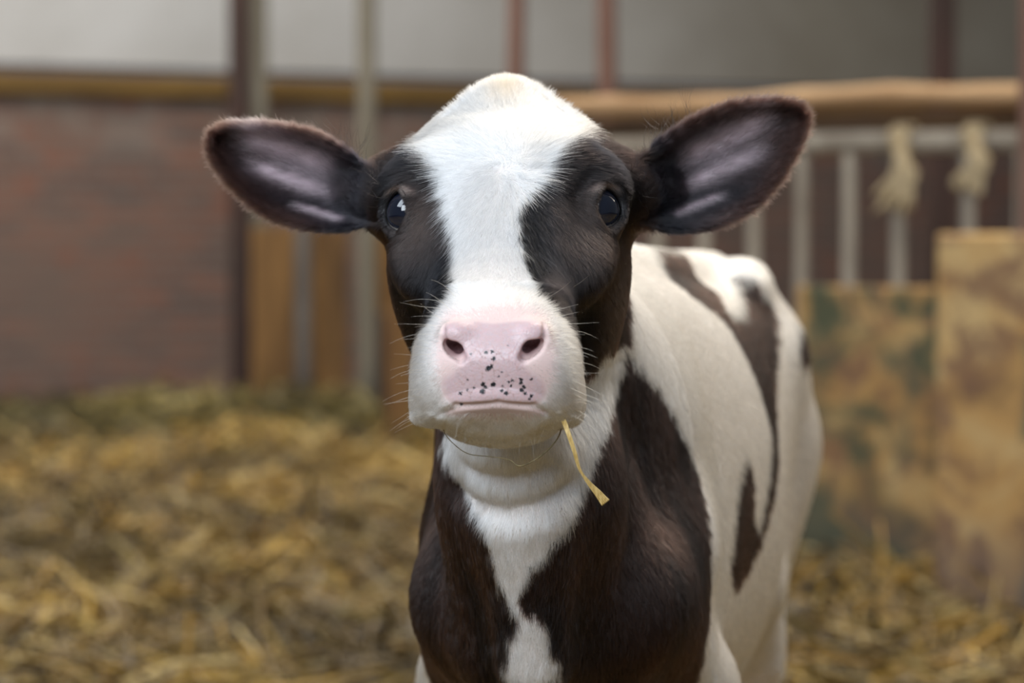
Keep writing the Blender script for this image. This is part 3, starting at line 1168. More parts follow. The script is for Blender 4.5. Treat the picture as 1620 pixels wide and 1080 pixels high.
WHITE_FACE = np.array([.73, .73, .735]); WHITE_BODY = np.array([.88, .83, .755])
BLACK_FACE = np.array([.0020, .0022, .0035]); BROWN_FACE = np.array([.045, .029, .023])
DARK_BODY = np.array([.006, .0035, .003]); BROWN_BODY = np.array([.030, .014, .010])
PINK = np.array([.74, .54, .51]); PAD_PINK = np.array([.62, .46, .475]); EAR_PINK = np.array([.50, .40, .44])


def zones(P_):
    """per point: white 0..1 plus region weights"""
    h = to_head(P_)
    fx = front_xz(P_)
    b = to_body(P_)
    n1 = wave(P_, 260, 3) * .0016 + wave(P_, 700, 4) * .0010
    head = sstep(.16, .10, P_[:, 1]) * sstep(.66, .70, P_[:, 2]) * (h[:, 1] > -.16)
    dbl = poly_sdf(fx, BLAZE) + n1
    front = (h[:, 2] > -.05) | (h[:, 1] > .10)
    wh_head = np.where(front, sstep(.0012, -.0012, dbl), 0)
    wh_head = np.where((h[:, 1] > .150) & (P_[:, 1] < -.05), 1, wh_head)
    dbib = poly_sdf(fx, BIB) + n1 * 2
    bibzone = (P_[:, 1] < .22) & (h[:, 2] < .0) & ((P_[:, 2] < .86))
    wh_bib = np.where(bibzone, sstep(.0018, -.0018, dbib), 0)
    # jaw underside
    white = np.maximum(wh_head, wh_bib)
    # body: behind the cape line
    sa = side_ang(P_)
    o = np.argsort(_cape[:, 1])
    edge = np.interp(sa[:, 1], _cape[o, 1], _cape[o, 0])
    edge = np.where(sa[:, 1] < _cape[o[0], 1], np.interp(sa[:, 1], [0, _cape[o[0], 1]], [.14, _cape[o[0], 0]]), edge)
    wb = sstep(-.006, .006, b[:, 1] - edge + n1 * 3)
    dp = np.minimum(poly_sdf(sa, PATCH), poly_sdf(sa, SPOT)) + n1 * 2
    wb = wb * sstep(-.004, .004, dp)
    torso_z = P_[:, 1] > .05
    white = np.where(torso_z & (wb > white) & (h[:, 1] < .3) & (P_[:, 1] > .10), np.maximum(white, wb), white)
    # legs below the knees are white
    white = np.maximum(white, sstep(.44, .40, P_[:, 2] + n1 * 8) * (b[:, 1] < .5))
    # ears, back of the head stay dark
    ear = np.maximum(sstep(.100, .112, np.abs(P_[:, 0] + .0)) * (P_[:, 2] > .84) * (P_[:, 1] < .16) * (P_[:, 1] > -.02), 0)
    white = white * (1 - ear)
    return white, ear, h, b


def ear_masks(P_):
    pale = np.zeros(len(P_)); rimd = np.full(len(P_), -.05); uu = np.zeros(len(P_)); inner = np.zeros(len(P_))
    for sx in (-1, 1):
        m = (P_[:, 0] * sx > .085) & (P_[:, 2] > .84) & (P_[:, 1] > -.02) & (P_[:, 1] < .17)
        if not m.any(): continue
        q = P_[m]
        d2 = poly_sdf(q[:, [0, 2]], EAR[sx])
        u, v = ear_uv(q, sx)
        inn = (q[:, 1] < ear_sheet(q, sx, d2)).astype(float)
        b1 = np.exp(-((v - .012 - .05 * (u - .07)) / .0085) ** 2) * sstep(.035, .065, u) * sstep(.132, .105, u)
        b2 = np.exp(-((v + .007 - .03 * (u - .07)) / .006) ** 2) * sstep(.030, .06, u) * sstep(.118, .09, u) * .75
        b3 = np.exp(-((v + .024 + .02 * (u - .04)) / .0028) ** 2) * sstep(.018, .03, u) * sstep(.07, .055, u) * .8
        pale[m] = np.clip(b1 + b2 + b3, 0, 1) * inn
        rimd[m] = d2; uu[m] = u; inner[m] = inn
    return pale, rimd, uu, inner


def coat_colour(P_):
    white, ear, h, b = zones(P_)
    fx = front_xz(P_)
    nz = wave(P_, 45, 11) * .5 + wave(P_, 140, 12) * .3
    # dark hair: blue-black to brown
    br = np.clip(.04 + .42 * nz, 0, 1)
    for sx in (-1, 1):
        e = EYES[sx]
        de = np.linalg.norm((h - (e + np.array([-sx * .012, .020, -.002]))) / np.array([.022, .030, .03]), axis=1)
        br = np.clip(br + .75 * np.exp(-de ** 2), 0, 1)
    br = np.clip(br + .8 * sstep(.060, .085, h[:, 0]) * sstep(-.01, .02, -h[:, 2] - .02) * (h[:, 1] > -.06), 0, 1)
    darkf = lerp(BLACK_FACE[None], BROWN_FACE[None], br)
    for sx in (-1, 1):
        w = h - EYES[sx]
        r = np.linalg.norm(w, axis=1)
        upw = (w @ np.array([0, -.6, .7])) / (r + 1e-9)
        ld = np.exp(-((r - EYE_R - .0055) / .0018) ** 2) * sstep(.5, .85, upw)
        darkf = lerp(darkf, np.array([[.30, .22, .19]]), ld * .6)
    st = wave(P_ * np.array([1, 1, .16]), 110, 21) * .6 + wave(P_, 30, 22) * .5
    darkb = lerp(DARK_BODY[None], BROWN_BODY[None], np.clip(.35 + .6 * st, 0, 1))
    isb = sstep(.0, .05, P_[:, 1] + np.where(P_[:, 2] < .80, .06, 0)) * (1 - ear)
    dark = lerp(darkf, darkb, isb)
    wf = lerp(WHITE_FACE[None], WHITE_BODY[None], sstep(.05, .25, P_[:, 1]) * np.ones(len(P_)))
    # a faint tan tuft at the poll, and cream on the lower bridge and lips
    tuft = np.exp(-(((h[:, 0]) / .018) ** 2 + ((h[:, 1] + .098) / .028) ** 2)) * .50
    wf = lerp(wf, np.array([[.52, .40, .28]]), tuft * 1.7)
    low = sstep(.06, .16, h[:, 1]) * .38
    wf = lerp(wf, np.array([[.80, .73, .66]]), low * (P_[:, 1] < .02))
    col = lerp(dark, wf, white)
    # ears
    pale, rimd, uu, inner = ear_masks(P_)
    rim = sstep(-.024, -.003, rimd) * sstep(.02, .07, uu)
    ec = lerp(np.array([[.005, .005, .008]]), np.array([[.040, .022, .019]]), np.clip(sstep(.04, .12, uu) * .55 + .3 * nz, 0, 1))
    ec = lerp(ec, np.array([[.055, .028, .021]]), rim * .8)
    stk = wave(P_ * np.array([.25, .25, 1.0]), 900, 41) * .5 + wave(P_ * np.array([.4, .4, 1.0]), 420, 42) * .4
    ec = lerp(ec, EAR_PINK[None], np.clip(pale * (.78 + .35 * stk), 0, .9))
    col = lerp(col, ec, np.where(ear > 0, ear, 0.0) * 1.0)
    return np.clip(col, 0, 1), white, ear, h, b, pale, rimd, uu, inner


PINKZ = world_poly([(700, 492), (690, 520), (684, 550), (684, 580), (696, 618), (712, 640), (788, 642), (850, 640), (876, 612), (884, 575), (884, 545), (876, 515),
                    (862, 490), (820, 478), (782, 474), (740, 480)], -.153)
LIPZ = world_poly([(704, 655), (720, 643), (788, 638), (845, 643), (866, 654), (830, 662), (788, 664), (740, 662)], -.147)


def skin_colour(P_):
    col, white, ear, h, b, pale, rimd, uu, inner = coat_colour(P_)
    q = P_[:, [0, 2]]
    fr = sstep(-.100, -.125, P_[:, 1])
    pz = sstep(.006, -.008, poly_sdf(q, PINKZ)) * fr
    pdd = poly_sdf(q, PAD)
    pd = sstep(.0012, -.0012, pdd) * sstep(-.13, -.14, P_[:, 1])
    pc = np.where(q[:, 1] > .815, pd, sstep(.004, -.004, pdd) * sstep(-.13, -.14, P_[:, 1]))
    lz = sstep(.003, -.002, poly_sdf(q, LIPZ)) * fr
    # pink skin shows through under white hair
    col = lerp(col, np.array([[.70, .55, .49]]), white * .35)
    col = lerp(col, PINK[None], pz * .92)
    col = lerp(col, np.array([[.60, .43, .40]]), lz * .8)
    col = lerp(col, PAD_PINK[None], pc)
    # inside of the nostrils
    for sx, c in ((-1, (720, 556)), (1, (840, 555))):
        cc = P(*c, -.138)
        ns = np.exp(-(np.linalg.norm((P_ - cc) / np.array([.010, .012, .009]), axis=1)) ** 4) * sstep(-.1535, -.149, P_[:, 1])
        col = lerp(col, np.array([[.20, .10, .11]]), ns)
    lids = np.zeros(len(P_))
    for sx in (-1, 1):
        r = np.linalg.norm(h - EYES[sx], axis=1)
        lids = np.maximum(lids, sstep(EYE_R + .0026, EYE_R + .0016, r))
    col = lerp(col, np.array([[.006, .006, .008]]), lids)
    # hooves
    hoof = sstep(.056, .052, P_[:, 2])
    col = lerp(col, np.array([[.05, .045, .04]]), hoof)
    return col, pd, np.maximum(np.maximum(pd, lz * .7), lids * .8)
# ------------------------------------------------------------------ calf object, skin material
calf_me = bpy.data.meshes.new('calf')
calf_me.from_pydata(V.tolist(), [], FQ.tolist())
calf_me.update(); calf_me.shade_smooth()
calf = bpy.data.objects.new('calf', calf_me); COL.objects.link(calf)
tag(calf, 'black and white calf with white blaze and pink nose, facing forward on straw', 'calf')
sk, padm, wet = skin_colour(V)
at = calf_me.color_attributes.new('coat', 'FLOAT_COLOR', 'POINT')
at.data.foreach_set('color', np.concatenate([sk, np.ones((len(V), 1))], 1).astype(np.float32).ravel())
for nm, arr in (('wet', wet), ('pad', padm)):
    a = calf_me.attributes.new(nm, 'FLOAT', 'POINT')
    a.data.foreach_set('value', arr.astype(np.float32))

t = NT('calf_skin')
ca = t.new('ShaderNodeAttribute', attribute_name='coat').outputs['Color']
wa = t.new('ShaderNodeAttribute', attribute_name='wet').outputs['Fac']
pa = t.new('ShaderNodeAttribute', attribute_name='pad').outputs['Fac']
oc = t.new('ShaderNodeTexCoord').outputs['Object']
# black freckles on the nose, each at its own place
FRECK = [(769, 557, 3.2), (779, 556, 3.0), (781, 567, 3.4), (772, 583, 4.6), (777, 580, 3.6), (764, 608, 3.8), (763, 619, 4.6), (768, 612, 3.0), (780, 608, 4.2),
         (750, 613, 2.4), (739, 617, 2.2), (728, 622, 3.0), (730, 639, 3.6), (740, 600, 1.8), (804, 546, 1.6), (794, 589, 1.8), (789, 595, 1.8), (811, 602, 2.6),
         (805, 604, 2.4), (808, 610, 2.2), (795, 611, 2.2), (794, 618, 2.4), (801, 622, 3.6), (824, 606, 3.6), (829, 612, 3.2), (825, 617, 3.4), (831, 622, 3.0), (841, 626, 3.0), (838, 631, 2.6),
         (745, 559, 1.4), (824, 600, 3.2), (840, 600, 2.2)]
fq, _ = trace([(a, b) for a, b, c in FRECK], True)
wob = t.new('ShaderNodeTexNoise'); wob.inputs['Scale'].default_value = 900; wob.inputs['Detail'].default_value = 2
t.link(oc, wob.inputs['Vector'])
sub = t.new('ShaderNodeVectorMath', operation='MULTIPLY_ADD')
t.link(wob.outputs['Color'], sub.inputs[0]); sub.inputs[1].default_value = (.0034, .0034, .0034); sub.inputs[2].default_value = (-.0017, -.0017, -.0017)
add = t.new('ShaderNodeVectorMath', operation='ADD'); t.link(oc, add.inputs[0]); t.link(sub.outputs[0], add.inputs[1])
mn = None
for (a, b, c), q in zip(FRECK, fq):
    dn = t.new('ShaderNodeVectorMath', operation='DISTANCE')
    t.link(add.outputs[0], dn.inputs[0]); dn.inputs[1].default_value = tuple(q)
    v = t.math('MULTIPLY_ADD', dn.outputs['Value'], 1.0, -c * .00040)
    mn = v if mn is None else t.math('MINIMUM', mn, v)
fm = t.new('ShaderNodeMapRange'); fm.inputs['From Min'].default_value = .0004; fm.inputs['From Max'].default_value = -.0003
t.link(mn, fm.inputs['Value'])
# fine cracks and grain of the nose skin
vo = t.new('ShaderNodeTexVoronoi', feature='DISTANCE_TO_EDGE'); vo.inputs['Scale'].default_value = 150
t.link(add.outputs[0], vo.inputs['Vector'])
crack = t.ramp(vo.outputs['Distance'], [(0.0, 1.0), (0.045, 0.0)])
cz = t.new('ShaderNodeVectorMath', operation='DISTANCE'); t.link(oc, cz.inputs[0]); cz.inputs[1].default_value = tuple(trace([(782, 612)], True)[0][0])
czr = t.new('ShaderNodeMapRange'); czr.inputs['From Min'].default_value = .030; czr.inputs['From Max'].default_value = .016; t.link(cz.outputs['Value'], czr.inputs['Value'])
ck = t.math('MULTIPLY', crack, t.math('MULTIPLY', czr.outputs[0], pa))
ckn = t.math('MULTIPLY', ck, t.ramp(t.noise(oc, 160, 2), [(.44, 0.0), (.6, .75)]))
base = t.mix(t.math('MULTIPLY', t.ramp(t.noise(oc, 420, 3), [(.45, 0.0), (.7, .5)]), pa), ca, (.62, .42, .40))
base = t.mix(ckn, base, (.30, .14, .10))
base = t.mix(fm.outputs[0], base, (.012, .014, .018))
t.base(base)
t.b.inputs['Roughness'].default_value = .6
t.link(t.math('MULTIPLY_ADD', wa, -.34, .66), t.b.inputs['Roughness'])
t.link(t.math('MULTIPLY', pa, .35), t.b.inputs['Subsurface Weight'])
t.b.inputs['Subsurface Radius'].default_value = (.006, .002, .0015)
t.b.inputs['Subsurface Scale'].default_value = 1.0
vb = t.new('ShaderNodeTexVoronoi', feature='SMOOTH_F1'); vb.inputs['Scale'].default_value = 700; t.link(oc, vb.inputs['Vector'])
t.bump(t.math('MULTIPLY', t.math('ADD', vb.outputs['Distance'], t.math('MULTIPLY', crack, -.8)), pa), .35, .0006)
calf_me.materials.append(t.mat)

# eyes
te = NT('eye_ball')
ec = te.new('ShaderNodeAttribute', attribute_name='tone').outputs['Color']
te.base(ec)
te.set(Roughness=.04, IOR=1.45, Coat_Weight=1.0, Coat_Roughness=.01)
for sx in (-1, 1):
    c = from_head(EYES[sx])[0]
    bm = bmesh.new()
    bmesh.ops.create_uvsphere(bm, u_segments=64, v_segments=48, radius=EYE_R)
    ev = np.array([v.co[:] for v in bm.verts])
    o = bm_obj('eye', bm, te.mat, calf, True)
    o.location = c
    d = (from_head(EYES[sx] + EDIR[sx])[0] - c)
    look = d * .62 + np.array([0, -.40, .16]); look /= np.linalg.norm(look)
    cosv = ev @ look / EYE_R
    iris = sstep(.52, .57, cosv); pup = sstep(.80, .88, cosv)
    cc = lerp(np.array([[.55, .50, .46]]), np.array([[.009, .012, .024]]), iris)
    cc = lerp(cc, np.array([[.004, .006, .014]]), pup)
    a = o.data.color_attributes.new('tone', 'FLOAT_COLOR', 'POINT')
    a.data.foreach_set('color', np.concatenate([cc, np.ones((len(cc), 1))], 1).astype(np.float32).ravel())
# ------------------------------------------------------------------ fur as real strands
def vert_normals(V, F):
    n = np.cross(V[F[:, 2]] - V[F[:, 0]], V[F[:, 3]] - V[F[:, 1]])
    N = np.zeros_like(V)
    for k in range(4): np.add.at(N, F[:, k], n)
    return N / (np.linalg.norm(N, axis=1)[:, None] + 1e-12)


VN = vert_normals(V, FQ)
TRI = np.concatenate([FQ[:, [0, 1, 2]], FQ[:, [0, 2, 3]]])
_e = np.cross(V[TRI[:, 1]] - V[TRI[:, 0]], V[TRI[:, 2]] - V[TRI[:, 0]])
TA = np.linalg.norm(_e, axis=1) / 2
TC = V[TRI].mean(1)
rng = np.random.RandomState(7)
WHORL = trace([(803, 262)])[0][0]


def unit(v): return v / (np.linalg.norm(v, axis=1)[:, None] + 1e-12)


def strand_zone(p):
    """density per mm2, length, root radius for points on the skin"""
    h = to_head(p); b = to_body(p)
    n = len(p)
    dens = np.full(n, .10); leng = np.full(n, .014); rad = np.full(n, .00042)
    head = (p[:, 1] < .10) & (p[:, 2] > .70) & (np.abs(p[:, 0]) < .13)
    mid = (p[:, 1] < .30) & ~head
    side = (b[:, 0] > -.02) & ~head & ~mid
    dens[side] = .30
    dens[mid] = .9; leng[mid] = .013; rad[mid] = .00019
    dens[(p[:, 2] < .42)] = .02
    dens[head] = 3.4 * FUR; leng[head] = .0095; rad[head] = .000105
    fh = head & (h[:, 2] > -.02) & (h[:, 1] < .03)
    leng[fh] = .0095 + .0035 * sstep(.03, -.02, h[fh, 1])
    pollz = head & (h[:, 1] < -.075) & (h[:, 2] > -.01)
    leng[pollz] = .0095 + .002 * sstep(-.075, -.10, h[pollz, 1])
    under = head & (h[:, 2] < -.05) & (p[:, 1] > -.10)
    dens[under] = 2.0; leng[under] = .012; rad[under] = .00013
    mz_ = head & (p[:, 1] < -.075)
    leng[mz_] = .0095 - .004 * sstep(-.075, -.115, p[mz_, 1]); rad[mz_] = .00009; dens[mz_] = 3.6 * FUR
    chin = mz_ & (p[:, 2] < .772)
    leng[chin] = .0085
    # ears
    pale, rimd, uu, inner = ear_masks(p)
    em = (uu > .012) & (rimd > -.045) & (np.abs(p[:, 0]) > .095)
    dens[em] = np.where(inner[em] > 0, 2.6 * (1 - .75 * pale[em]), .8); leng[em] = .0085 + .004 * sstep(-.02, -.002, rimd[em]); rad[em] = .00010
    hub = em & (inner < .5) & (rimd > -.012)
    dens[hub] = 3.0; leng[hub] = .011
    bl = np.abs(poly_sdf(front_xz(p), BLAZE))
    be = head & (h[:, 1] < .10)
    leng = np.where(be, leng * (1 + .15 * np.exp(-(bl / .006) ** 2)), leng)
    # bare places
    q = p[:, [0, 2]]
    pz = sstep(.004, -.010, poly_sdf(q, PINKZ)) * (p[:, 1] < -.115)
    dens *= 1 - .88 * pz
    leng *= 1 - .65 * pz
    bare = (poly_sdf(q, PAD) < .0012) & (p[:, 1] < -.12)
    lp = (poly_sdf(q, LIPZ) < .0005) & (p[:, 1] < -.12)
    dens[lp] *= np.where(p[lp, 2] < .7715, .35, 0)
    bare |= (p[:, 2] < .06)
    for c in ((720, 558), (840, 556)):
        bare |= np.linalg.norm(p - P(*c, -.142), axis=1) < .0095
    for sx in (-1, 1):
        r = np.linalg.norm(h - EYES[sx], axis=1)
        bare |= r < EYE_R + .0019
        nr = r < EYE_R + .009
        leng = np.where(nr, leng * .38, leng)
    dens[bare] = 0
    return dens, leng, rad


def comb(p, N):
    h = to_head(p); b = to_body(p)
    d = np.zeros_like(p)
    # body and neck
    d[:] = bT * .55 + np.array([0, 0, -.8])
    neck = (p[:, 1] < .22)
    d[neck] = np.array([0, .10, -1.0]) + np.stack([(p[neck, 0] - .01) * 3, 0 * p[neck, 0], 0 * p[neck, 0]], 1)
    legs = p[:, 2] < .5
    d[legs] = (0, 0, -1)
    head = (p[:, 1] < .12) & (p[:, 2] > .70) & (np.abs(p[:, 0]) < .14) & ~((p[:, 2] < .80) & (p[:, 1] > -.04))
    v = p - WHORL
    ln = np.linalg.norm(v, axis=1)[:, None]
    radial = v / (ln + .022)
    lat = np.zeros_like(v); lat[:, 0] = v[:, 0]
    f = radial + lat * 4 + np.array([0, -.10, -.35]) * sstep(.0, .05, -v[:, 2])[:, None]
    swirl = np.cross(N, radial) * np.exp(-(ln / .02) ** 2) * .8 + np.stack([wave(p, 500, 71), wave(p, 500, 72), wave(p, 500, 73)], 1) * np.exp(-(ln / .016) ** 2) * .9
    f = f + swirl
    cheek = sstep(.055, .085, np.abs(h[:, 0]))[:, None]
    f = f * (1 - cheek) + cheek * (unit(f) * .5 + np.array([0, .7, -.6]))
    d[head] = f[head]
    mzw = sstep(-.085, -.115, p[:, 1])[:, None] * sstep(.872, .846, p[:, 2])[:, None]
    nose = np.array([-.0105, -.185, .812])
    m = unit(p - nose) * np.array([1.2, 1, .8]) + np.array([0, 0, -.35])
    d = np.where((mzw > 0) & head[:, None], unit(d) * (1 - mzw) + unit(m) * mzw, d)
    chin = head & (p[:, 1] < -.06) & (p[:, 2] < .772)
    d[chin] = np.array([0, -.1, -1.0]) + np.stack([(p[chin, 0] + .01) * 14, 0 * p[chin, 0], 0 * p[chin, 0]], 1)
    pale, rimd, uu, inner = ear_masks(p)
    for sx in (-1, 1):
        em = (uu > .005) & (p[:, 0] * sx > .092)
        if not em.any(): continue
        u, w = ear_uv(p[em], sx)
        ax = EAR_AX[sx]
        X = np.array([ax[0], .2, ax[1]]); Yv = np.array([-ax[1] * sx, 0, ax[0] * sx])
        out = (w / .035)[:, None]
        d[em] = X * 1.0 + Yv * np.clip(out, -1.2, 1.2) * 1.1 + np.array([0, -.25, 0])
    return d


FUR = 1.0
dens, leng, rad = strand_zone(TC)
cnt = rng.poisson(TA * 1e6 * dens)
ti = np.repeat(np.arange(len(TRI)), cnt)
n = len(ti)
r1, r2 = rng.rand(n), rng.rand(n)
sq = np.sqrt(r1)
w0, w1, w2 = 1 - sq, sq * (1 - r2), sq * r2
T_ = TRI[ti]
root = V[T_[:, 0]] * w0[:, None] + V[T_[:, 1]] * w1[:, None] + V[T_[:, 2]] * w2[:, None]
nor = unit(VN[T_[:, 0]] * w0[:, None] + VN[T_[:, 1]] * w1[:, None] + VN[T_[:, 2]] * w2[:, None])
L = leng[ti] * rng.uniform(.65, 1.15, n)
_wisp = (np.abs(poly_sdf(front_xz(root), BLAZE)) < .006) & (root[:, 1] < .05) & (root[:, 2] > .80) & (rng.rand(n) < .16)
L[_wisp] *= 1.75
R = rad[ti] * rng.uniform(.8, 1.2, n)
D = comb(root, nor)
D = unit(D) + np.stack([wave(root, 420, 31), wave(root, 420, 32), wave(root, 420, 33)], 1) * .20 + np.stack([wave(root, 1500, 34), wave(root, 1500, 35), wave(root, 1500, 36)], 1) * .20 + rng.normal(size=(n, 3)) * .13
D = D - (D * nor).sum(1)[:, None] * nor
D = unit(D)
hh = to_head(root)
lift = np.full(n, .27) + rng.uniform(-.10, .16, n)
pl = (hh[:, 1] < -.075) & (hh[:, 2] > -.01) & (root[:, 1] < .14)
lift[pl] += .10
earz = np.abs(root[:, 0]) > .1
lift[earz & (root[:, 1] < .14) & (root[:, 2] > .83)] += .12
lift[root[:, 1] > .15] *= .8
mzz = (root[:, 1] < -.085)
lift[mzz] += .12
KEYS = 4
pts = np.zeros((n, KEYS, 3), np.float32)
for k in range(KEYS):
    s_ = k / (KEYS - 1)
    pts[:, k] = root + (D * (s_ * np.cos(lift))[:, None] + nor * (np.sin(lift) * (s_ - .42 * s_ ** 2))[:, None]) * L[:, None]
col, white, ear, *_r = coat_colour(root)
_v = np.where(col.mean(1) < .15, np.exp(rng.normal(size=n) * .45), rng.uniform(.74, 1.10, n))
col = col * _v[:, None]
col = np.clip(col, 0, .92)
rr = np.zeros((n, KEYS), np.float32)
for k in range(KEYS): rr[:, k] = R * (1 - .75 * (k / (KEYS - 1)) ** 1.5)


def strands(name, pts, rr, col, mat, parent):
    n, K = pts.shape[:2]
    cu = bpy.data.hair_curves.new(name)
    cu.add_curves([K] * n)
    cu.attributes['position'].data.foreach_set('vector', pts.reshape(-1))
    ra = cu.attributes.get('radius') or cu.attributes.new('radius', 'FLOAT', 'POINT')
    ra.data.foreach_set('value', rr.reshape(-1))
    c = cu.attributes.new('tint', 'FLOAT_COLOR', 'CURVE')
    c.data.foreach_set('color', np.concatenate([col, np.ones((n, 1))], 1).astype(np.float32).ravel())
    cu.materials.append(mat)
    o = bpy.data.objects.new(name, cu)
    COL.objects.link(o)
    o.parent = parent
    return o


hm = bpy.data.materials.new('hair'); hm.use_nodes = True
nn, nl = hm.node_tree.nodes, hm.node_tree.links
nn.clear()
ho_ = nn.new('ShaderNodeOutputMaterial'); hb = nn.new('ShaderNodeBsdfHairPrincipled')
hb.parametrization = 'COLOR'
ha = nn.new('ShaderNodeAttribute'); ha.attribute_name = 'tint'
nl.new(ha.outputs['Color'], hb.inputs['Color'])
lum = nn.new('ShaderNodeRGBToBW'); nl.new(ha.outputs['Color'], lum.inputs[0])
for nm_, lo, hi in (('Roughness', .33, .55), ('Radial Roughness', .45, .85)):
    mr = nn.new('ShaderNodeMapRange'); mr.inputs['From Max'].default_value = .5
    mr.inputs['To Min'].default_value = lo; mr.inputs['To Max'].default_value = hi
    nl.new(lum.outputs[0], mr.inputs['Value']); nl.new(mr.outputs[0], hb.inputs[nm_])
hb.inputs['IOR'].default_value = 1.43
nl.new(hb.outputs[0], ho_.inputs[0])
fur = strands('fur', pts, rr, col, hm, calf)
fur['kind'] = 'stuff'
print('strands', n)
# ------------------------------------------------------------------ whiskers, lashes
def bristles(name, roots, dirs, lengths, radius, colour, mat, parent, sag=.15, keys=7, seed=1, kink=.06):
    r = np.random.RandomState(seed)
    n = len(roots)
    pts = np.zeros((n, keys, 3), np.float32)
    side = unit(np.cross(dirs, r.normal(size=(n, 3))))
    for k in range(keys):
        s_ = k / (keys - 1)
        pts[:, k] = roots + (dirs * s_ + np.array([0, 0, -sag]) * s_ ** 2 + side * kink * math.sin(s_ * 3.1)) * lengths[:, None]
    rr = np.zeros((n, keys), np.float32)
    for k in range(keys): rr[:, k] = radius * (1 - .8 * k / (keys - 1))
    return strands(name, pts, rr, np.tile(np.array(colour), (n, 1)) * r.uniform(.8, 1.05, (n, 1)), mat, parent)


rw = np.random.RandomState(12)
wr, wd, wlen = [], [], []
_l = [(693, 500), (690, 515), (688, 530), (682, 545), (684, 560), (676, 575), (678, 590), (672, 600), (668, 615), (672, 628), (662, 640), (660, 650), (672, 655), (684, 520),
      (679, 552), (670, 585), (664, 622), (656, 632), (666, 662), (680, 660), (700, 488), (706, 480)]
_r = [(878, 500), (882, 512), (888, 524), (886, 538), (893, 550), (890, 562), (898, 574), (896, 586), (903, 600), (900, 612), (908, 622), (905, 636), (910, 648), (884, 530),
      (896, 558), (902, 590), (909, 632), (874, 492), (900, 655)]
for lst, sg in ((_l, -1), (_r, 1)):
    q, _ = trace(lst)
    for c, (a, b) in zip(q, lst):
        d = np.array([sg * 1.0, -.25 + rw.normal() * .18, (560 - b) / 260.0 * .5 + .12 * (1 if b < 600 else -.6) + rw.normal() * .14])
        wr.append(c); wd.append(d / np.linalg.norm(d)); wlen.append(rw.uniform(.014, .032))
q, _ = trace([(710 + 14 * k, 664 + 30 * math.sin(k / 12 * 3.14) + rw.uniform(-6, 3)) for k in range(13)])
for c in q:
    d = np.array([(c[0] + .01) * 6 + rw.normal() * .3, -.45, -1.0 + rw.normal() * .2])
    wr.append(c); wd.append(d / np.linalg.norm(d)); wlen.append(rw.uniform(.008, .020))
q, _ = trace([(712, 490), (720, 470), (850, 480), (868, 470), (905, 455), (700, 505)])
for c in q:
    d = np.array([np.sign(c[0] + .01) * .8, -.6, .8])
    wr.append(c); wd.append(d / np.linalg.norm(d)); wlen.append(rw.uniform(.018, .028))
w_ = bristles('whiskers', np.array(wr), np.array(wd), np.array(wlen), .00011, (.85, .78, .62), hm, calf, seed=3)
w_['kind'] = 'stuff'

lr, ld, ll = [], [], []
for sx in (-1, 1):
    dr = EDIR[sx]
    zv = np.array([0, -.707, .707]); a_ax = zv - dr * (zv @ dr); a_ax /= np.linalg.norm(a_ax); b_ax = np.cross(dr, a_ax) * sx
    for k in range(46):
        an = rw.uniform(.15, np.pi - .15)
        dd = dr * .62 + a_ax * math.sin(an) * .80 + b_ax * math.cos(an) * .66
        dd /= np.linalg.norm(dd)
        ctr = EYES[sx] + dd * (EYE_R + .0036)
        di = dr * .75 + a_ax * (.55 * math.sin(an) - .35) + b_ax * math.cos(an) * .7 + rw.normal(size=3) * .10
        lr.append(from_head(ctr)[0]); v = from_head(ctr + di)[0] - from_head(ctr)[0]; ld.append(v / np.linalg.norm(v)); ll.append(rw.uniform(.006, .011))
e_ = bristles('eyelashes', np.array(lr), np.array(ld), np.array(ll), .00010, (.01, .008, .008), hm, calf, sag=-.15, keys=5, seed=5, kink=.02)
e_['kind'] = 'stuff'

# long stray hairs inside and above the ears, and over the brow
er, ed, el = [], [], []
for sx, pl_ in ((-1, [(596, 262), (590, 300), (604, 318), (584, 330), (600, 345), (570, 240), (560, 238), (548, 228), (610, 290), (606, 280), (535, 222), (520, 212)]),
                (1, [(1010, 262), (1018, 300), (1006, 318), (1022, 345), (1014, 330), (1030, 225), (1050, 208), (1070, 195), (1004, 280), (1042, 216), (1090, 183), (1062, 200)])):
    q, _ = trace(pl_)
    for c, (a, b) in zip(q, pl_):
        top = abs(a - 805) > 215 and b < 265
        d = np.array([sx * (.15 if top else .6), -.5, 1.0 if top else .35]) + rw.normal(size=3) * .25
        for _k in range(6 if top else 3):
            er.append(c + rw.normal(size=3) * .003); v = d + rw.normal(size=3) * .25; ed.append(v / np.linalg.norm(v)); el.append(rw.uniform(.012, .028))
g_ = bristles('ear_hairs', np.array(er), np.array(ed), np.array(el), .00012, (.006, .005, .005), hm, calf, sag=.05, keys=6, seed=9, kink=.12)
g_['kind'] = 'stuff'


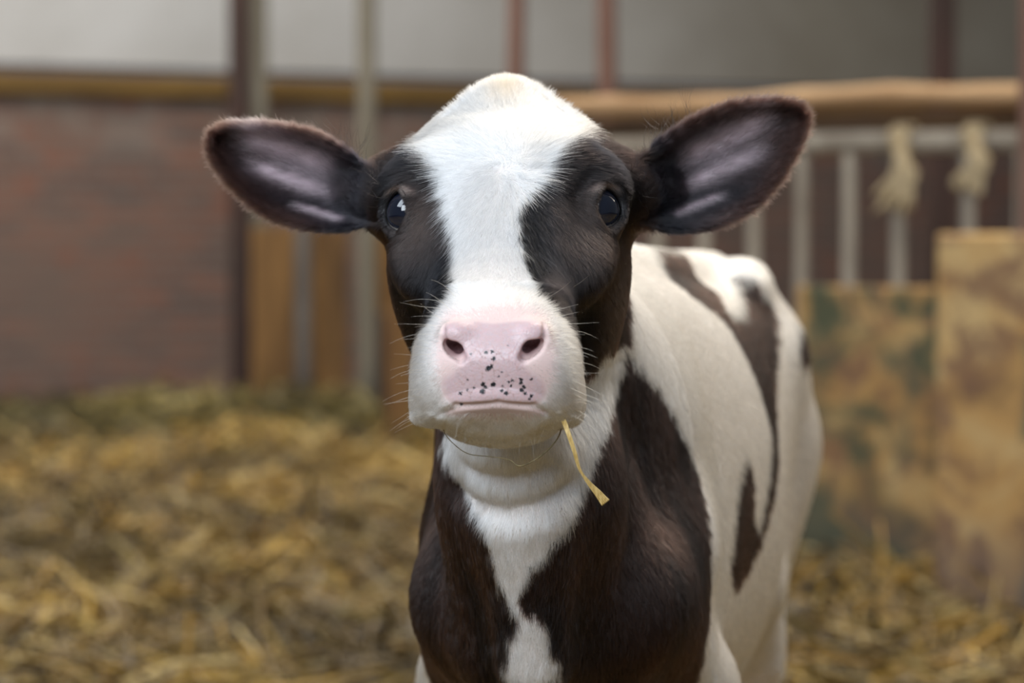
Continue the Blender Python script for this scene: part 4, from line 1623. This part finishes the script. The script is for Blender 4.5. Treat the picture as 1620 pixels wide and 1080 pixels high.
# ------------------------------------------------------------------ the straw in the calf's mouth
def blade(pts_, w, seed=0, n=5):
    """a flattened, slightly split straw: a few fibres side by side"""
    c = catmull(pts_, 6)
    V0, F0 = [], []
    m = len(c)
    T = np.gradient(c, axis=0); T /= np.linalg.norm(T, axis=1)[:, None]
    sdv = np.cross(T, np.array([0, 1.0, 0])); sdv /= np.linalg.norm(sdv, axis=1)[:, None]
    for k in range(n):
        off = (k - (n - 1) / 2) / n
        wid = np.interp(np.linspace(0, 1, m), [0, .15, .45, .62, .8, 1], [.55, 1, .8, .5, 1.2, 2.0]) * w
        cc = c + sdv * (off * wid)[:, None]
        v_, f_ = tube_geo(cc, wid / n * .62, 6)
        F0 += [tuple(i + len(V0) for i in q) for q in f_]; V0 += v_
    return V0, F0


t = NT('golden_straw')
v = t.coord(scale=(1, 1, .2))
t.base(t.ramp(t.noise(v, 600, 3), [(.35, (.50, .33, .10)), (.65, (.80, .60, .26))]))
M_GOLD = t.set(Roughness=.35)
t = NT('green_stem')
t.base(t.ramp(t.noise(t.coord(), 200, 3), [(.35, (.10, .075, .03)), (.65, (.24, .18, .08))]))
M_STEM = t.set(Roughness=.5)
m0 = trace([(893, 661)], True)[0][0]
Y0 = m0[1]
pts_ = [m0 + np.array([-.004, .006, .004]), m0 + np.array([-.0005, -.002, -.002]), P(899, 685, Y0 - .006), P(909, 715, Y0 - .006), P(917, 742, Y0 - .003), P(931, 763, Y0 + .001), P(946, 780, Y0 + .004), P(958, 795, Y0 + .006)]
V_, F_ = blade(pts_, .0034)
o = link_mesh('straw_stalk', V_, F_, M_GOLD, None, True)
tag(o, 'bent golden straw stalk hanging from the corner of the mouth of the calf', 'straw')
mL, mR = trace([(697, 664), (889, 664)], True)[0]
pts_ = [mL + np.array([.001, .003, .002])] + [P(a, b, yy) for (a, b), yy in zip([(703, 684), (720, 704), (742, 718), (775, 722), (805, 727), (822, 737), (848, 726), (872, 706), (886, 685)],
                                                 [-.118, -.118, -.118, -.118, -.118, -.120, -.118, -.117, -.118])] + [mR + np.array([0, .003, .002])]
c = catmull(pts_, 5)
V_, F_ = tube_geo(c, np.interp(np.linspace(0, 1, len(c)), [0, .5, .6, 1], [.0003, .00035, .00055, .0005]), 8)
o = link_mesh('hay_stem', V_, F_, M_STEM, None, True)
tag(o, 'thin greenish brown hay stem looping under the chin of the calf', 'hay')
